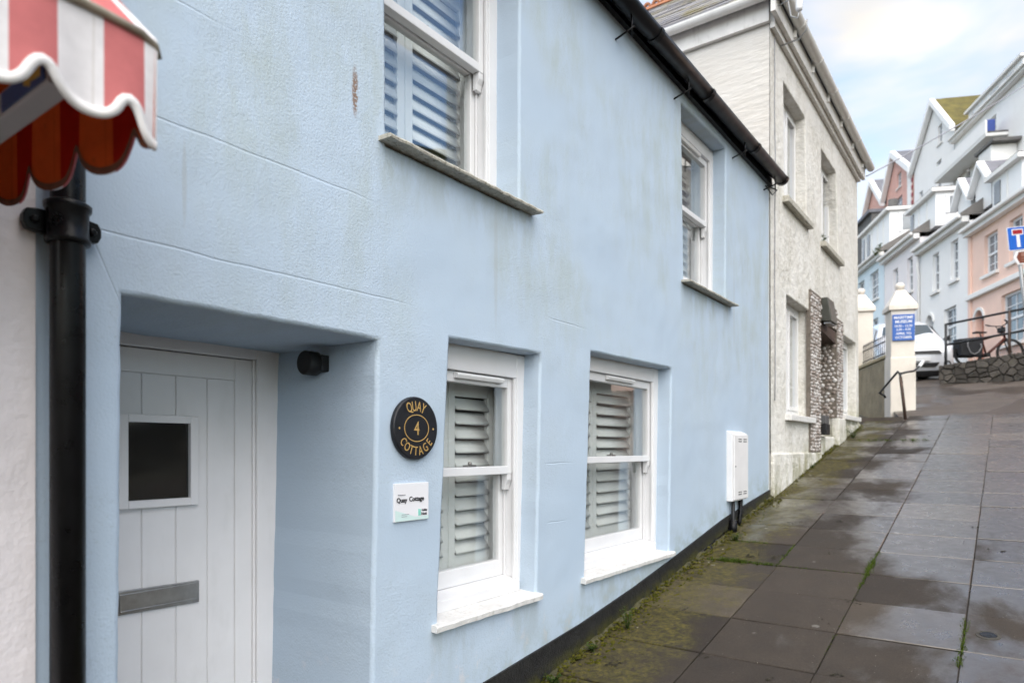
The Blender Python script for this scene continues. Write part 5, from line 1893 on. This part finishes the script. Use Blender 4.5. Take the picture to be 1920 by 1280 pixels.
# ------------------------------------------------------------------ terrace of houses up the hill
PH = radians(24.7)
TU = Vector((-sin(PH), cos(PH), 0))
TN = Vector((-cos(PH), -sin(PH), 0))
TO = Vector((-1.01471, 26.45627, 0))
TRZ = math.atan2(-TU.y, -TU.x)
MAT['farglass'] = gm('far_window_glass', (0.20, 0.215, 0.225), 0.12, 0.35, 0.9, spec=0.6)

class Far:
    """a house whose front lies in the terrace line; t along the street (uphill positive), d back from the front, Z world height"""
    def __init__(self, name, label, tm, d0, zb, cat='house', group=None):
        self.tm, self.d0, self.zb = tm, d0, zb
        p_ = TO + TU * tm - TN * d0
        self.r = thing(name, (p_.x, p_.y, zb), label, cat, group, TRZ)
    def P(self, t, d, Z):
        return (-(t - self.tm), d, Z - self.zb)
    def part(self, name, mb, mat, parent=None, bevel=0.0, fix=True):
        return mb.build(name, mat, parent or self.r, local=True, bevel=bevel, fix=fix)
    def bx(self, mb, t0, t1, d0, d1, z0, z1):
        P = self.P
        mb.hexa([P(t1, d0, z0), P(t0, d0, z0), P(t0, d1, z0), P(t1, d1, z0), P(t1, d0, z1), P(t0, d0, z1), P(t0, d1, z1), P(t1, d1, z1)])
        return mb
    def front(self, t0, t1, z0, z1, wins, mat, d=0.0, gable=None, name='wall', doors=()):
        out = [(t0, z0), (t1, z0), (t1, z1)] + ([gable] if gable else []) + [(t0, z1)]
        holes = [([(a, c), (b, c), (b, e), (a, e)], 0.012, 0.16) for a, b, c, e in wins]
        for (a, b, c, e) in doors:
            mid, r_ = (a + b) / 2, (b - a) / 2
            holes.append(([(a, c), (b, c), (b, e)] + [(mid + r_ * cos(pi * k / 8), e + r_ * sin(pi * k / 8)) for k in range(1, 8)] + [(a, e)], 0.012, 0.2))
        self.part(name, holed_wall(out, holes, lambda a, b, q_: self.P(a, d + q_, b), 0.6, 0.0), mat, fix=False)
        for w in wins:
            self.window(*w, d=d)
        for (a, b, c, e) in doors:
            q = MB()
            self.bx(q, a, b, d + 0.20, d + 0.24, c, e)
            dr = self.part('door', q, 't_door' if mat == 't_salmon' else 't_grey')
            q = MB()
            mid, r_ = (a + b) / 2, (b - a) / 2
            q.prism([(mid + r_ * 1.02 * cos(pi * k / 10), e + r_ * 1.02 * sin(pi * k / 10)) for k in range(11)], lambda a_, b_, s_: self.P(a_, d + s_, b_), 0.20, 0.23)
            self.part('fanlight', q, 'farglass', dr)
            q = MB()
            ring = [(mid + r_ * f_ * cos(pi * k / 10), e + r_ * f_ * sin(pi * k / 10)) for f_, ks in ((1.04, range(11)), (1.35, range(10, -1, -1))) for k in ks]
            q.prism(ring, lambda a_, b_, s_: self.P(a_, d + s_, b_), -0.04, 0.02)
            self.part('door_arch', q, 't_trim', dr)
    def window(self, a, b, c, e, d=0.0, sill=True, bars=True):
        q = MB()
        f_ = 0.07
        mid = (c + e) / 2
        self.bx(q, a, a + f_, d + 0.10, d + 0.17, c, e)
        self.bx(q, b - f_, b, d + 0.10, d + 0.17, c, e)
        self.bx(q, a + f_, b - f_, d + 0.10, d + 0.17, c, c + f_)
        self.bx(q, a + f_, b - f_, d + 0.10, d + 0.17, e - f_, e)
        self.bx(q, a + f_, b - f_, d + 0.095, d + 0.17, mid - 0.035, mid + 0.035)
        if bars:
            cm_ = (a + b) / 2
            self.bx(q, cm_ - 0.015, cm_ + 0.015, d + 0.115, d + 0.15, c + f_, mid - 0.036)
            self.bx(q, cm_ - 0.015, cm_ + 0.015, d + 0.115, d + 0.15, mid + 0.036, e - f_)
            for zz in ((c + mid) / 2, (e + mid) / 2):
                self.bx(q, a + f_, b - f_, d + 0.118, d + 0.148, zz - 0.014, zz + 0.014)
        w = self.part('window', q, 'pvc')
        q = MB()
        self.bx(q, a + f_ * .5, b - f_ * .5, d + 0.135, d + 0.142, c + f_ * .5, e - f_ * .5)
        self.part('pane', q, 'farglass', w)
        if sill:
            q = MB()
            self.bx(q, a - 0.10, b + 0.10, d - 0.09, d + 0.10, c - 0.09, c - 0.002)
            self.part('sill', q, 't_trim', w)
    def shell(self, t0, t1, z0, z1, depth, mat):
        q = MB()
        P = self.P
        q.add([P(t0, 0.01, z0), P(t0, depth, z0), P(t0, depth, z1), P(t0, 0.01, z1), P(t1, 0.01, z0), P(t1, depth, z0), P(t1, depth, z1), P(t1, 0.01, z1)],
              [(0, 1, 2, 3), (4, 5, 6, 7), (1, 5, 6, 2)])
        self.part('side_wall', q, mat)
    def roof(self, t0, t1, ze, zr, depth, mat, over=0.25):
        q = MB()
        P = self.P
        md_ = depth / 2
        q.add([P(t0, -over, ze - 0.02), P(t1, -over, ze - 0.02), P(t1, md_, zr), P(t0, md_, zr), P(t0, depth, ze), P(t1, depth, ze)], [(0, 1, 2, 3), (3, 2, 5, 4)])
        q.add([P(t0, 0, ze - .02), P(t0, depth, ze - .02), P(t0, md_, zr - .02), P(t1, 0, ze - .02), P(t1, depth, ze - .02), P(t1, md_, zr - .02)], [(0, 1, 2), (3, 4, 5)])
        rf0 = self.part('roof', q, mat)
        q = MB()
        self.bx(q, t0, t1, -over - 0.09, -over + 0.03, ze - 0.13, ze - 0.02)
        self.part('gutter', q, 't_trim', bevel=0.03)
        q = MB()
        self.bx(q, t0, t1, -over + 0.04, -0.003, ze - 0.26, ze - 0.06)
        self.part('cornice', q, 't_trim')
        q = MB()
        q.prism([(-over, ze - 0.05), (-over, ze + 0.03), (md_, zr + 0.06), (md_, zr - 0.75), (0.75, ze - 0.05)], lambda a, b, s_: P(s_, a, b), t0 - 0.035, t0 + 0.04)
        self.part('verge', q, 't_verge')
        return rf0
    def box_dormer(self, t0, t1, d0, d1, z0, z1, wins=(), side_win=True):
        q = MB()
        self.bx(q, t0, t1, d0, d1, z0, z1)
        dm = self.part('dormer', q, 't_cladding')
        q = MB()
        self.bx(q, t0 - 0.16, t1 + 0.16, d0 - 0.18, d1, z1 + 0.001, z1 + 0.13)
        self.part('dormer_roof', q, 't_trim', dm)
        q = MB()
        self.bx(q, t0 - 0.14, t1 + 0.14, d0 - 0.16, d1, z1 + 0.132, z1 + 0.16)
        self.part('dormer_felt', q, 't_dark', dm)
        for a, b, c, e in wins:
            q = MB()
            self.bx(q, a, b, d0 - 0.03, d0 - 0.002, c, e)
            self.part('dormer_window', q, 'farglass', dm)
        # cladding joints
        k = t0 + 0.8
        while k < t1 - 0.3:
            q = MB()
            self.bx(q, k - 0.03, k + 0.03, d0 - 0.025, d0 - 0.001, z0 + 0.05, z1 - 0.02)
            self.part('cladding_cover', q, 't_trim', dm)
            k += 0.8
        if side_win:
            q = MB()
            dd = d1 - d0
            self.bx(q, t0 - 0.03, t0 - 0.002, d0 + dd * 0.18, d0 + dd * 0.62, z0 + (z1 - z0) * 0.42, z1 - 0.18)
            sw_ = self.part('side_window', q, 'farglass', dm)
            q = MB()
            for (a, b, c, e) in ((0.13, 0.18, 0.36, 0.95), (0.62, 0.67, 0.36, 0.95)):
                self.bx(q, t0 - 0.045, t0 - 0.001, d0 + dd * a, d0 + dd * b, z0 + (z1 - z0) * c, z1 - 0.12)
            self.part('side_window_frame', q, 'pvc', dm)
        return dm
    def gable_dormer(self, t0, t1, d0, d1, z0, ze, zr, win=None):
        tm_ = (t0 + t1) / 2
        q = MB()
        q.prism([(t0, z0), (t1, z0), (t1, ze), (tm_, zr), (t0, ze)], lambda a, b, s: self.P(a, s, b), d0, d1)
        dm = self.part('dormer', q, 't_cladding')
        q = MB()
        o = 0.16
        q.prism([(t0 - o, ze - o * .9), (tm_, zr + 0.04), (t1 + o, ze - o * .9), (t1 + o, ze - o * .9 + 0.13), (tm_, zr + 0.19), (t0 - o, ze - o * .9 + 0.13)], lambda a, b, s: self.P(a, s, b), d0 - 0.20, d0 + 0.02)
        self.part('barge_board', q, 't_cladding', dm)
        q = MB()
        q.prism([(t0 - o, ze - o * .9 + .05), (tm_, zr + 0.10), (t1 + o, ze - o * .9 + 0.05), (t1 + o, ze - o * .9 + 0.12), (tm_, zr + 0.18), (t0 - o, ze - o * .9 + 0.12)], lambda a, b, s: self.P(a, s, b), d0 + 0.021, d1)
        self.part('dormer_roof', q, 'slate', dm)
        if win:
            q = MB()
            self.bx(q, *win[:2], d0 - 0.03, d0 - 0.002, *win[2:])
            self.part('dormer_window', q, 'farglass', dm)

GT = 'houses of the lower terrace'
GU = 'houses of the upper terrace'
# salmon
h = Far('terrace_house', 'salmon pink terraced house behind the leaning road sign', -3.2, 0, 4.0, 'house', GT)
h.front(-6.5, -0.02, 3.4, 8.50, [(-1.82, -1.02, 6.98, 8.20), (-3.20, -2.50, 6.98, 8.20), (-3.25, -2.05, 4.68, 6.15), (-5.6, -4.5, 4.68, 6.15), (-5.3, -4.5, 6.98, 8.2)], 't_salmon', doors=[(-0.98, -0.42, 4.0, 5.72)])
h.shell(-6.5, -0.02, 3.4, 8.50, 7, 't_salmon')
h.roof(-6.5, -0.02, 8.72, 11.4, 7, 'slate')
q = MB(); h.bx(q, -6.5, 0.02, -0.13, -0.003, 6.42, 6.58); h.part('string_course', q, 't_trim', bevel=0.02)
q = MB(); h.bx(q, -0.20, -0.03, -0.05, -0.003, 3.6, 8.44); h.part('pilaster', q, 't_salmon')
h.box_dormer(-2.55, -0.85, 0.30, 2.6, 8.85, 9.95, wins=[(-1.35, -1.0, 9.15, 9.8)], side_win=False)
# white
h = Far('terrace_house', 'white terraced house with two gabled dormers left of the salmon house', 2.0, 0, 4.6, 'house', GT)
h.front(0.0, 4.08, 4.0, 9.05, [(0.80, 1.36, 7.37, 8.72), (2.34, 2.88, 7.33, 8.70), (0.96, 1.92, 5.22, 6.52)], 't_white', doors=[(2.82, 3.40, 4.7, 6.28)])
h.shell(0.0, 4.08, 4.0, 9.05, 7, 't_white')
h.roof(0.0, 4.08, 9.27, 11.8, 7, 'slate')
h.gable_dormer(-0.55, 0.50, 0.40, 2.6, 9.35, 10.10, 10.72, None)
h.gable_dormer(0.85, 1.80, 0.40, 2.6, 9.40, 10.05, 10.70, None)
q = MB(); q.tube([h.P(4.04, -0.08, 9.0), h.P(4.04, -0.10, 8.5), h.P(4.04, -0.06, 8.3), h.P(4.04, -0.06, 4.6)], 0.05, 8); h.part('downpipe', q, 't_trim')
# pale pink
h = Far('terrace_house', 'pale pink white terraced house with wide box dormer', 6.0, 0, 5.3, 'house', GT)
h.front(4.10, 8.05, 4.6, 9.75, [(4.80, 5.38, 7.88, 9.24), (6.42, 6.95, 7.95, 9.20), (5.0, 5.8, 5.8, 7.0)], 't_pink')
h.shell(4.10, 8.05, 4.6, 9.75, 7, 't_pink')
h.roof(4.10, 8.05, 9.97, 12.4, 7, 'slate')
h.box_dormer(3.55, 6.05, 0.35, 2.9, 9.98, 11.22, wins=[(5.65, 5.95, 10.2, 11.1)])
# pale blue
h = Far('terrace_house', 'pale blue terraced house with box dormer furthest up the street', 10.5, 0, 6.1, 'house', GT)
h.front(8.07, 13.2, 5.2, 10.20, [(8.85, 10.05, 8.48, 9.78), (10.9, 11.9, 8.5, 9.78), (8.9, 9.8, 6.3, 7.6)], 't_blue')
h.shell(8.07, 13.2, 5.2, 10.20, 7, 't_blue')
h.roof(8.07, 13.2, 10.42, 12.6, 7, 'slate')
h.box_dormer(8.50, 12.50, 0.35, 3.2, 10.75, 12.22, wins=[(11.2, 11.6, 11.0, 12.0), (12.0, 12.3, 11.0, 12.0)])
h = Far('dark_outbuilding', 'dark slate hung building glimpsed above the white house corner', 20.0, 4.0, 9.0, 'building')
q = MB(); h.bx(q, 23.3, 32.0, 0, 6, 8, 16.9); h.part('wall', q, 't_dark')
q = MB(); h.bx(q, 23.2, 32.2, -0.2, 6.2, 16.901, 17.1); h.part('roof', q, 'slate')
q = MB(); q.lathe([(0.35, 17.1 - h.zb), (0.3, 18.4 - h.zb)], h.P(25.6, 2.0, h.zb)[:2] + (0,), 'z', 8); h.part('chimney_pot', q, 't_dark')

# hillside carrying the upper terrace
m = MB()
P = lambda t, d, z: tuple((TO + TU * t - TN * d) + Vector((0, 0, z)))
m.add([P(-40, 7.3, 6), P(80, 7.3, 9), P(80, 8.5, 14), P(-40, 8.5, 12), P(80, 60, 18), P(-40, 60, 16)], [(0, 1, 2, 3), (3, 2, 4, 5)])
struct(m.build('hillside', 'hill'))
D8 = 8.0
# big white building with balcony
h = Far('upper_house', 'tall white house with balcony highest on the hill', 17.0, D8, 12.0, 'house', GU)
h.front(12.6, 21.15, 11.0, 20.05, [(16.2, 16.9, 18.6, 19.5), (19.2, 19.7, 17.2, 18.3), (14.6, 15.4, 15.6, 16.9), (17.5, 18.3, 15.4, 16.6)], 't_white')
q = MB()
q.prism([(0.01, 11), (7, 11), (7, 20.0), (3.5, 22.4), (0.01, 20.0)], lambda a, b, s: h.P(s, a, b), 12.6, 12.8)
h.part('gable_wall', q, 't_grey')
h.shell(12.82, 21.15, 11.0, 20.05, 7, 't_white')
h.roof(12.6, 21.2, 20.32, 22.6, 7, 'slate', 0.35)
h.box_dormer(14.6, 20.6, 0.5, 3.4, 20.36, 21.55, wins=[(19.9, 20.2, 20.6, 21.3), (17.0, 17.9, 20.7, 21.3), (15.4, 16.2, 20.7, 21.3)], side_win=False)
q = MB(); h.bx(q, 14.9, 21.4, -1.05, -0.01, 17.80, 17.95); bal = h.part('balcony', q, 't_trim')
q = MB(); h.bx(q, 14.9, 21.4, -1.07, -0.99, 17.951, 18.65); h.part('balcony_parapet', q, 't_white', bal)
q = MB(); h.bx(q, 14.9, 14.98, -0.98, -0.01, 17.951, 18.05); h.part('balcony_edge', q, 't_dark', bal)
q = MB(); h.bx(q, 14.0, 15.4, -1.2, -0.01, 13.5, 17.0); h.part('porch_bay', q, 't_trim', bevel=0.05)
q = MB(); h.bx(q, 13.6, 15.6, -1.3, -0.005, 17.001, 17.15); h.part('porch_roof', q, 't_dark')
q = MB(); h.bx(q, 15.3, 16.0, -0.9, -0.4, 18.0, 18.85); h.part('folded_parasol', q, 'bluecloth', bevel=0.08)
q = MB(); h.bx(q, 20.3, 21.3, 2.6, 3.6, 21.2, 23.3); ch = h.part('chimney', q, 't_brick')
for k in range(3):
    q = MB(); c_ = h.P(20.45 + 0.33 * k, 3.1, h.zb); q.lathe([(0.13, 23.3 - h.zb), (0.10, 23.9 - h.zb)], (c_[0], c_[1], 0), 'z', 8); h.part('chimney_pot', q, 'terracotta', ch)
# gabled white house with mossy roof
h = Far('upper_house', 'white gabled house with moss covered roof', 24.3, D8, 12.0, 'house', GU)
TG = (21.25, 27.6)
h.front(TG[0], TG[1], 11.0, 21.1, [(23.0, 23.6, 21.0, 22.2), (23.1, 23.9, 18.2, 20.0), (26.1, 26.7, 16.8, 19.1), (21.6, 22.2, 16.5, 17.8)], 't_white', gable=(24.05, 23.95))
h.shell(TG[0], TG[1], 11.0, 21.1, 8, 't_white')
q = MB()
gm_ = [(TG[0] - 0.25, 20.95), (24.05, 24.0), (TG[1] + 0.3, 20.75), (TG[1] + 0.3, 20.93), (24.05, 24.2), (TG[0] - 0.25, 21.15)]
q.prism(gm_, lambda a, b, s: h.P(a, s, b), -0.05, 9.0)
h.part('roof', q, 'moss_roof')
q = MB()
q.prism([(a, b - 0.16) for a, b in gm_[:3]] + [(a, b + 0.03) for a, b in gm_[3:]], lambda a, b, s: h.P(a, s, b), -0.35, -0.06)
h.part('barge_board', q, 't_cladding')
q = MB(); h.bx(q, 27.1, 27.9, 3.0, 3.8, 21.0, 23.0); h.part('chimney', q, 'terracotta')
# salmon gable with quoins
h = Far('upper_house', 'coral brick gabled house with white quoins and slate roof', 30.5, D8, 12.0, 'house', GU)
TG = (27.8, 33.2)
h.front(TG[0], TG[1], 11.0, 21.2, [(30.1, 30.9, 20.9, 22.0), (29.9, 31.2, 18.6, 20.2)], 't_brick', gable=(31.2, 23.6))
h.shell(TG[0], TG[1], 11.0, 21.2, 8, 't_brick')
q = MB()
gm_ = [(TG[0] - 0.2, 21.1), (31.2, 23.65), (TG[1] + 0.3, 20.9), (TG[1] + 0.3, 21.1), (31.2, 23.88), (TG[0] - 0.2, 21.32)]
q.prism(gm_, lambda a, b, s: h.P(a, s, b), -0.05, 9.0)
h.part('roof', q, 'slate')
q = MB()
q.prism([(a, b - 0.22) for a, b in gm_[:3]] + [(a, b + 0.03) for a, b in gm_[3:]], lambda a, b, s: h.P(a, s, b), -0.4, -0.06)
h.part('barge_board', q, 't_cladding')
q = MB(); h.bx(q, 28.05, 28.75, -0.06, -0.003, 12, 21.0); h.part('white_pilaster', q, 't_white')
for k in range(9):
    q = MB(); h.bx(q, 27.82, 28.04, -0.05, -0.003, 16.2 + k * 0.52, 16.45 + k * 0.52); h.part('quoin', q, 'signred')
q = MB(); h.bx(q, 29.0, 32.8, -1.2, -0.01, 17.6, 17.75); h.part('balcony', q, 't_dark')
for k in range(14):
    q = MB(); h.bx(q, 29.1 + k * 0.28, 29.13 + k * 0.28, -1.18, -1.15, 17.751, 18.7); h.part('baluster', q, 'rust')
q = MB(); h.bx(q, 29.0, 32.8, -1.2, -1.13, 18.701, 18.76); h.part('balcony_rail', q, 'rust')
# further pink gable
h = Far('upper_house', 'pale coral gabled house furthest along the hill with slate roof', 36.5, D8, 12.0, 'house', GU)
TG = (33.6, 38.6)
h.front(TG[0], TG[1], 11.0, 20.9, [(35.7, 36.5, 18.6, 20.2)], 't_brick', gable=(36.2, 23.4))
h.shell(TG[0], TG[1], 11.0, 20.9, 8, 't_brick')
q = MB()
gm_ = [(TG[0] - 0.2, 20.8), (36.2, 23.45), (TG[1] + 0.3, 20.6), (TG[1] + 0.3, 20.8), (36.2, 23.68), (TG[0] - 0.2, 21.02)]
q.prism(gm_, lambda a, b, s: h.P(a, s, b), -0.05, 9.0)
h.part('roof', q, 'slate')
q = MB()
q.prism([(a, b - 0.22) for a, b in gm_[:3]] + [(a, b + 0.03) for a, b in gm_[3:]], lambda a, b, s: h.P(a, s, b), -0.4, -0.06)
h.part('barge_board', q, 't_cladding')

# overhead cable
m = MB()
pts = []
a, b = Vector((-2.3, 15.0, 8.6)), Vector((5.5, 24.0, 16.5))
a, b = Vector((-1.9, 12.6, 6.2)), Vector((2.5, 24.0, 13.0))
for k in range(17):
    t = k / 16
    q_ = a.lerp(b, t)
    pts.append((q_.x, q_.y, q_.z - 0.5 * t * (1 - t)))
m.tube(pts, 0.011, 5)
tag(m.build('overhead_cable', 'greyink'), 'thin overhead cable slung from the white house towards the hill houses', 'cable')

# ------------------------------------------------------------------ small things on the pavement
sc_ = thing('stopcock_cover', (-0.085, 4.44, gz(4.44)), 'small round dark metal stopcock cover set in a paving slab', 'cover')
sc_.rotation_euler = (TILT, 0, 0)
q = MB()
q.lathe([(0.040, 0.0), (0.040, 0.0065), (0.036, 0.008)], (0, 0, 0), 'z', 24)
q.build('lid', 'iron', sc_, local=True)
q = MB()
for k in range(24):
    a, b = 2 * pi * k / 24, 2 * pi * (k + 1) / 24
    Q = lambda an, r_, z_: (r_ * cos(an), r_ * sin(an), z_)
    q.hexa([Q(a, .0405, 0), Q(a, .058, 0), Q(b, .058, 0), Q(b, .0405, 0), Q(a, .0405, .007), Q(a, .056, .005), Q(b, .056, .005), Q(b, .0405, .007)])
q.build('rim', 'mortar', sc_, local=True)

rw = random.Random(31)
def leaf(mb, base, tip_dir, ln, w, droop=0.3):
    base, t = Vector(base), Vector(tip_dir).normalized()
    sd_ = t.cross(Vector((0, 0, 1)))
    if sd_.length < 1e-3:
        sd_ = Vector((1, 0, 0))
    sd_.normalize()
    mid = base + t * ln * 0.5 + Vector((0, 0, -droop * ln * 0.12))
    tip = base + t * ln + Vector((0, 0, -droop * ln * 0.5))
    up_ = Vector((0, 0, w * 0.25))
    mb.add([base, mid + sd_ * w + up_, tip, mid - sd_ * w + up_, mid], [(0, 1, 4), (1, 2, 4), (2, 3, 4), (3, 0, 4)])
def weed(x, y, h_, n_, label, spread=0.05):
    root = thing('weed', (x, y, gz(y)), label, 'weed', 'weeds along the foot of the walls')
    st, lf = MB(), MB()
    for k in range(n_):
        a = rw.uniform(0, 2 * pi)
        tx, ty = spread * rw.uniform(.2, 1) * cos(a), spread * rw.uniform(.2, 1) * sin(a)
        hh = h_ * rw.uniform(0.5, 1.0)
        pts_ = [(x, y, gz(y) - 0.005), (x + tx * .4, y + ty * .4, gz(y) + hh * .5), (x + tx, y + ty, gz(y) + hh)]
        st.tube(pts_, [0.0016, 0.0013, 0.0008], 4)
        for j in range(7):
            t = 0.15 + 0.85 * j / 6
            c_ = Vector(pts_[0]).lerp(Vector(pts_[2]), t)
            b_ = rw.uniform(0, 2 * pi)
            leaf(lf, c_, (cos(b_), sin(b_), rw.uniform(.1, .7)), rw.uniform(.014, .030), rw.uniform(.004, .008))
    st.build('stem', 'leaf', root)
    lf.build('leaves', 'leaf', root, fix=False)
weed(-1.885, 3.80, 0.145, 9, 'tall leafy green weed by the black plinth below the second ground floor window', 0.045)
weed(-1.93, 3.03, 0.06, 10, 'small leafy weed in the pavement edge nearest the camera', 0.05)
weed(-1.94, 3.45, 0.045, 7, 'tiny weed between the nearest weed and the tall leafy weed', 0.04)
weed(-1.86, 5.76, 0.07, 12, 'bright green weed beside the foot of the service pipes', 0.07)
weed(-1.86, 11.20, 0.20, 22, 'bushy weed at the far corner of the white house', 0.18)
weed(-1.93, 8.9, 0.06, 8, 'low weed below the pebble porch', 0.06)
q = MB()
rt0 = thing('sill_weed', (WX + 0.03, 9.72, 4.42), 'small green tuft growing on an upper sill of the white house', 'weed')
for k in range(60):
    a = rw.uniform(0, 2 * pi)
    leaf(q, (WX + 0.02 + rw.uniform(-.03, .03), 9.70 + rw.uniform(-.07, .07), 4.41 + rw.uniform(-0.02, .10)), (cos(a), sin(a), rw.uniform(-.3, .8)), rw.uniform(.02, .045), .009)
q.build('leaves', 'leaf', rt0, fix=False)
rt0 = thing('roof_weed', tuple(TO + TU * 8.2 + TN * 0.2 + Vector((0, 0, 10.0))), 'green tuft growing in the gutter of the pale blue terraced house', 'weed')
q = MB()
for k in range(50):
    a = rw.uniform(0, 2 * pi)
    c_ = TO + TU * (8.0 + rw.uniform(-.35, .35)) + TN * 0.3 + Vector((0, 0, 10.25 + rw.uniform(-.1, .25)))
    leaf(q, c_, (cos(a), sin(a), rw.uniform(0, .8)), rw.uniform(.10, .2), .05)
q.build('leaves', 'grass', rt0, fix=False)

# grass and moss in the joints (uncountable)
q = MB()
def tufts(x0, y0, x1, y1, n_, h_, w_=0.012):
    for k in range(n_):
        t = rw.random()
        x, y = x0 + (x1 - x0) * t + rw.gauss(0, w_), y0 + (y1 - y0) * t + rw.gauss(0, w_)
        for j in range(3):
            a = rw.uniform(0, 2 * pi)
            hh = h_ * rw.uniform(.4, 1.1)
            b_ = Vector((x, y, gz(y) - 0.004))
            tip = b_ + Vector((cos(a) * hh * .7, sin(a) * hh * .7, hh))
            s_ = Vector((-sin(a), cos(a), 0)) * 0.0022
            q.add([b_ - s_, b_ + s_, tip], [(0, 1, 2)])
jx = [PX0 + CS * i for i in range(6)]
jy = lambda k: PY0 + RS * k
tufts(-1.90, jy(9), -1.40, jy(9), 170, 0.022)
tufts(-1.80, jy(9), -1.62, jy(9), 150, 0.034, 0.016)
tufts(jx[1], jy(9), jx[1], jy(10), 90, 0.018, 0.007)
tufts(jx[2], 4.95, jx[2], 5.75, 150, 0.020, 0.008)
tufts(jx[2], jy(9) - 0.02, jx[2], jy(9) + 0.28, 120, 0.030, 0.012)
tufts(jx[1], jy(9), jx[2], jy(9), 60, 0.012, 0.006)
tufts(jx[3], 4.00, jx[3], 4.62, 190, 0.020, 0.009)
tufts(-1.90, jy(10), -1.6, jy(10), 90, 0.018)
tufts(jx[2], 3.9, jx[2], 4.9, 40, 0.012, 0.005)
tufts(-1.75, 10.9, -0.9, 10.95, 120, 0.05, 0.03)
tag(q.build('joint_grass', 'grass', fix=False), 'green grass and moss growing in the paving joints', 'grass', kind='stuff')
q = MB()
for k in range(2600):
    y = 1.9 + 10.6 * rw.random() ** 1.3
    x = -1.99 + abs(rw.gauss(0, 0.035))
    if rw.random() < 0.25 and y < 8:
        x = -1.92 + rw.uniform(0, .1)
    r_ = rw.uniform(.004, .015)
    c_ = Vector((x, y, gz(y) + rw.uniform(0.0, 0.028) * max(0, 1 - (x + 1.99) * 12)))
    vs_ = [c_ + Vector((r_ * cos(2 * pi * j / 5) * rw.uniform(.7, 1.2), r_ * 1.4 * sin(2 * pi * j / 5), 0)) for j in range(5)] + [c_ + Vector((0, 0, r_ * .7))]
    q.add(vs_, [(j, (j + 1) % 5, 5) for j in range(5)])
tag(q.build('wall_moss', 'moss', fix=False), 'clumps of olive moss along the foot of the walls', 'moss', kind='stuff')
q = MB()
for (x, y, nn2) in ((-0.77, 4.70, 14), (-0.70, 3.70, 6), (-1.62, 5.38, 12), (-1.45, 5.4, 8), (-1.1, 5.62, 6), (-1.55, 6.4, 10), (-1.2, 6.55, 7), (-1.5, 7.3, 8), (-1.35, 3.65, 6), (-0.98, 3.5, 5),
                   (-0.1, 3.75, 9), (-1.75, 3.35, 16), (-1.7, 4.2, 8), (-0.05, 6.0, 5), (-0.2, 6.6, 4), (-1.55, 9.1, 6), (-1.7, 8.2, 9), (-1.85, 9.5, 14), (-0.9, 4.35, 3)):
    for k in range(nn2):
        r_ = rw.uniform(.004, .013)
        cx_, cy_ = x + rw.gauss(0, .022), y + rw.gauss(0, .022)
        c_ = Vector((cx_, cy_, gz(cy_) + 0.002))
        vs_ = [c_ + Vector((r_ * cos(2 * pi * j / 5) * rw.uniform(.6, 1.3), r_ * sin(2 * pi * j / 5) * rw.uniform(.6, 1.3), 0.001)) for j in range(5)] + [c_ + Vector((0, 0, r_ * .6))]
        q.add(vs_, [(j, (j + 1) % 5, 5) for j in range(5)])
tag(q.build('ground_debris', 'debris', fix=False), 'dark scraps of moss and leaf litter scattered over the slabs', 'debris', kind='stuff')
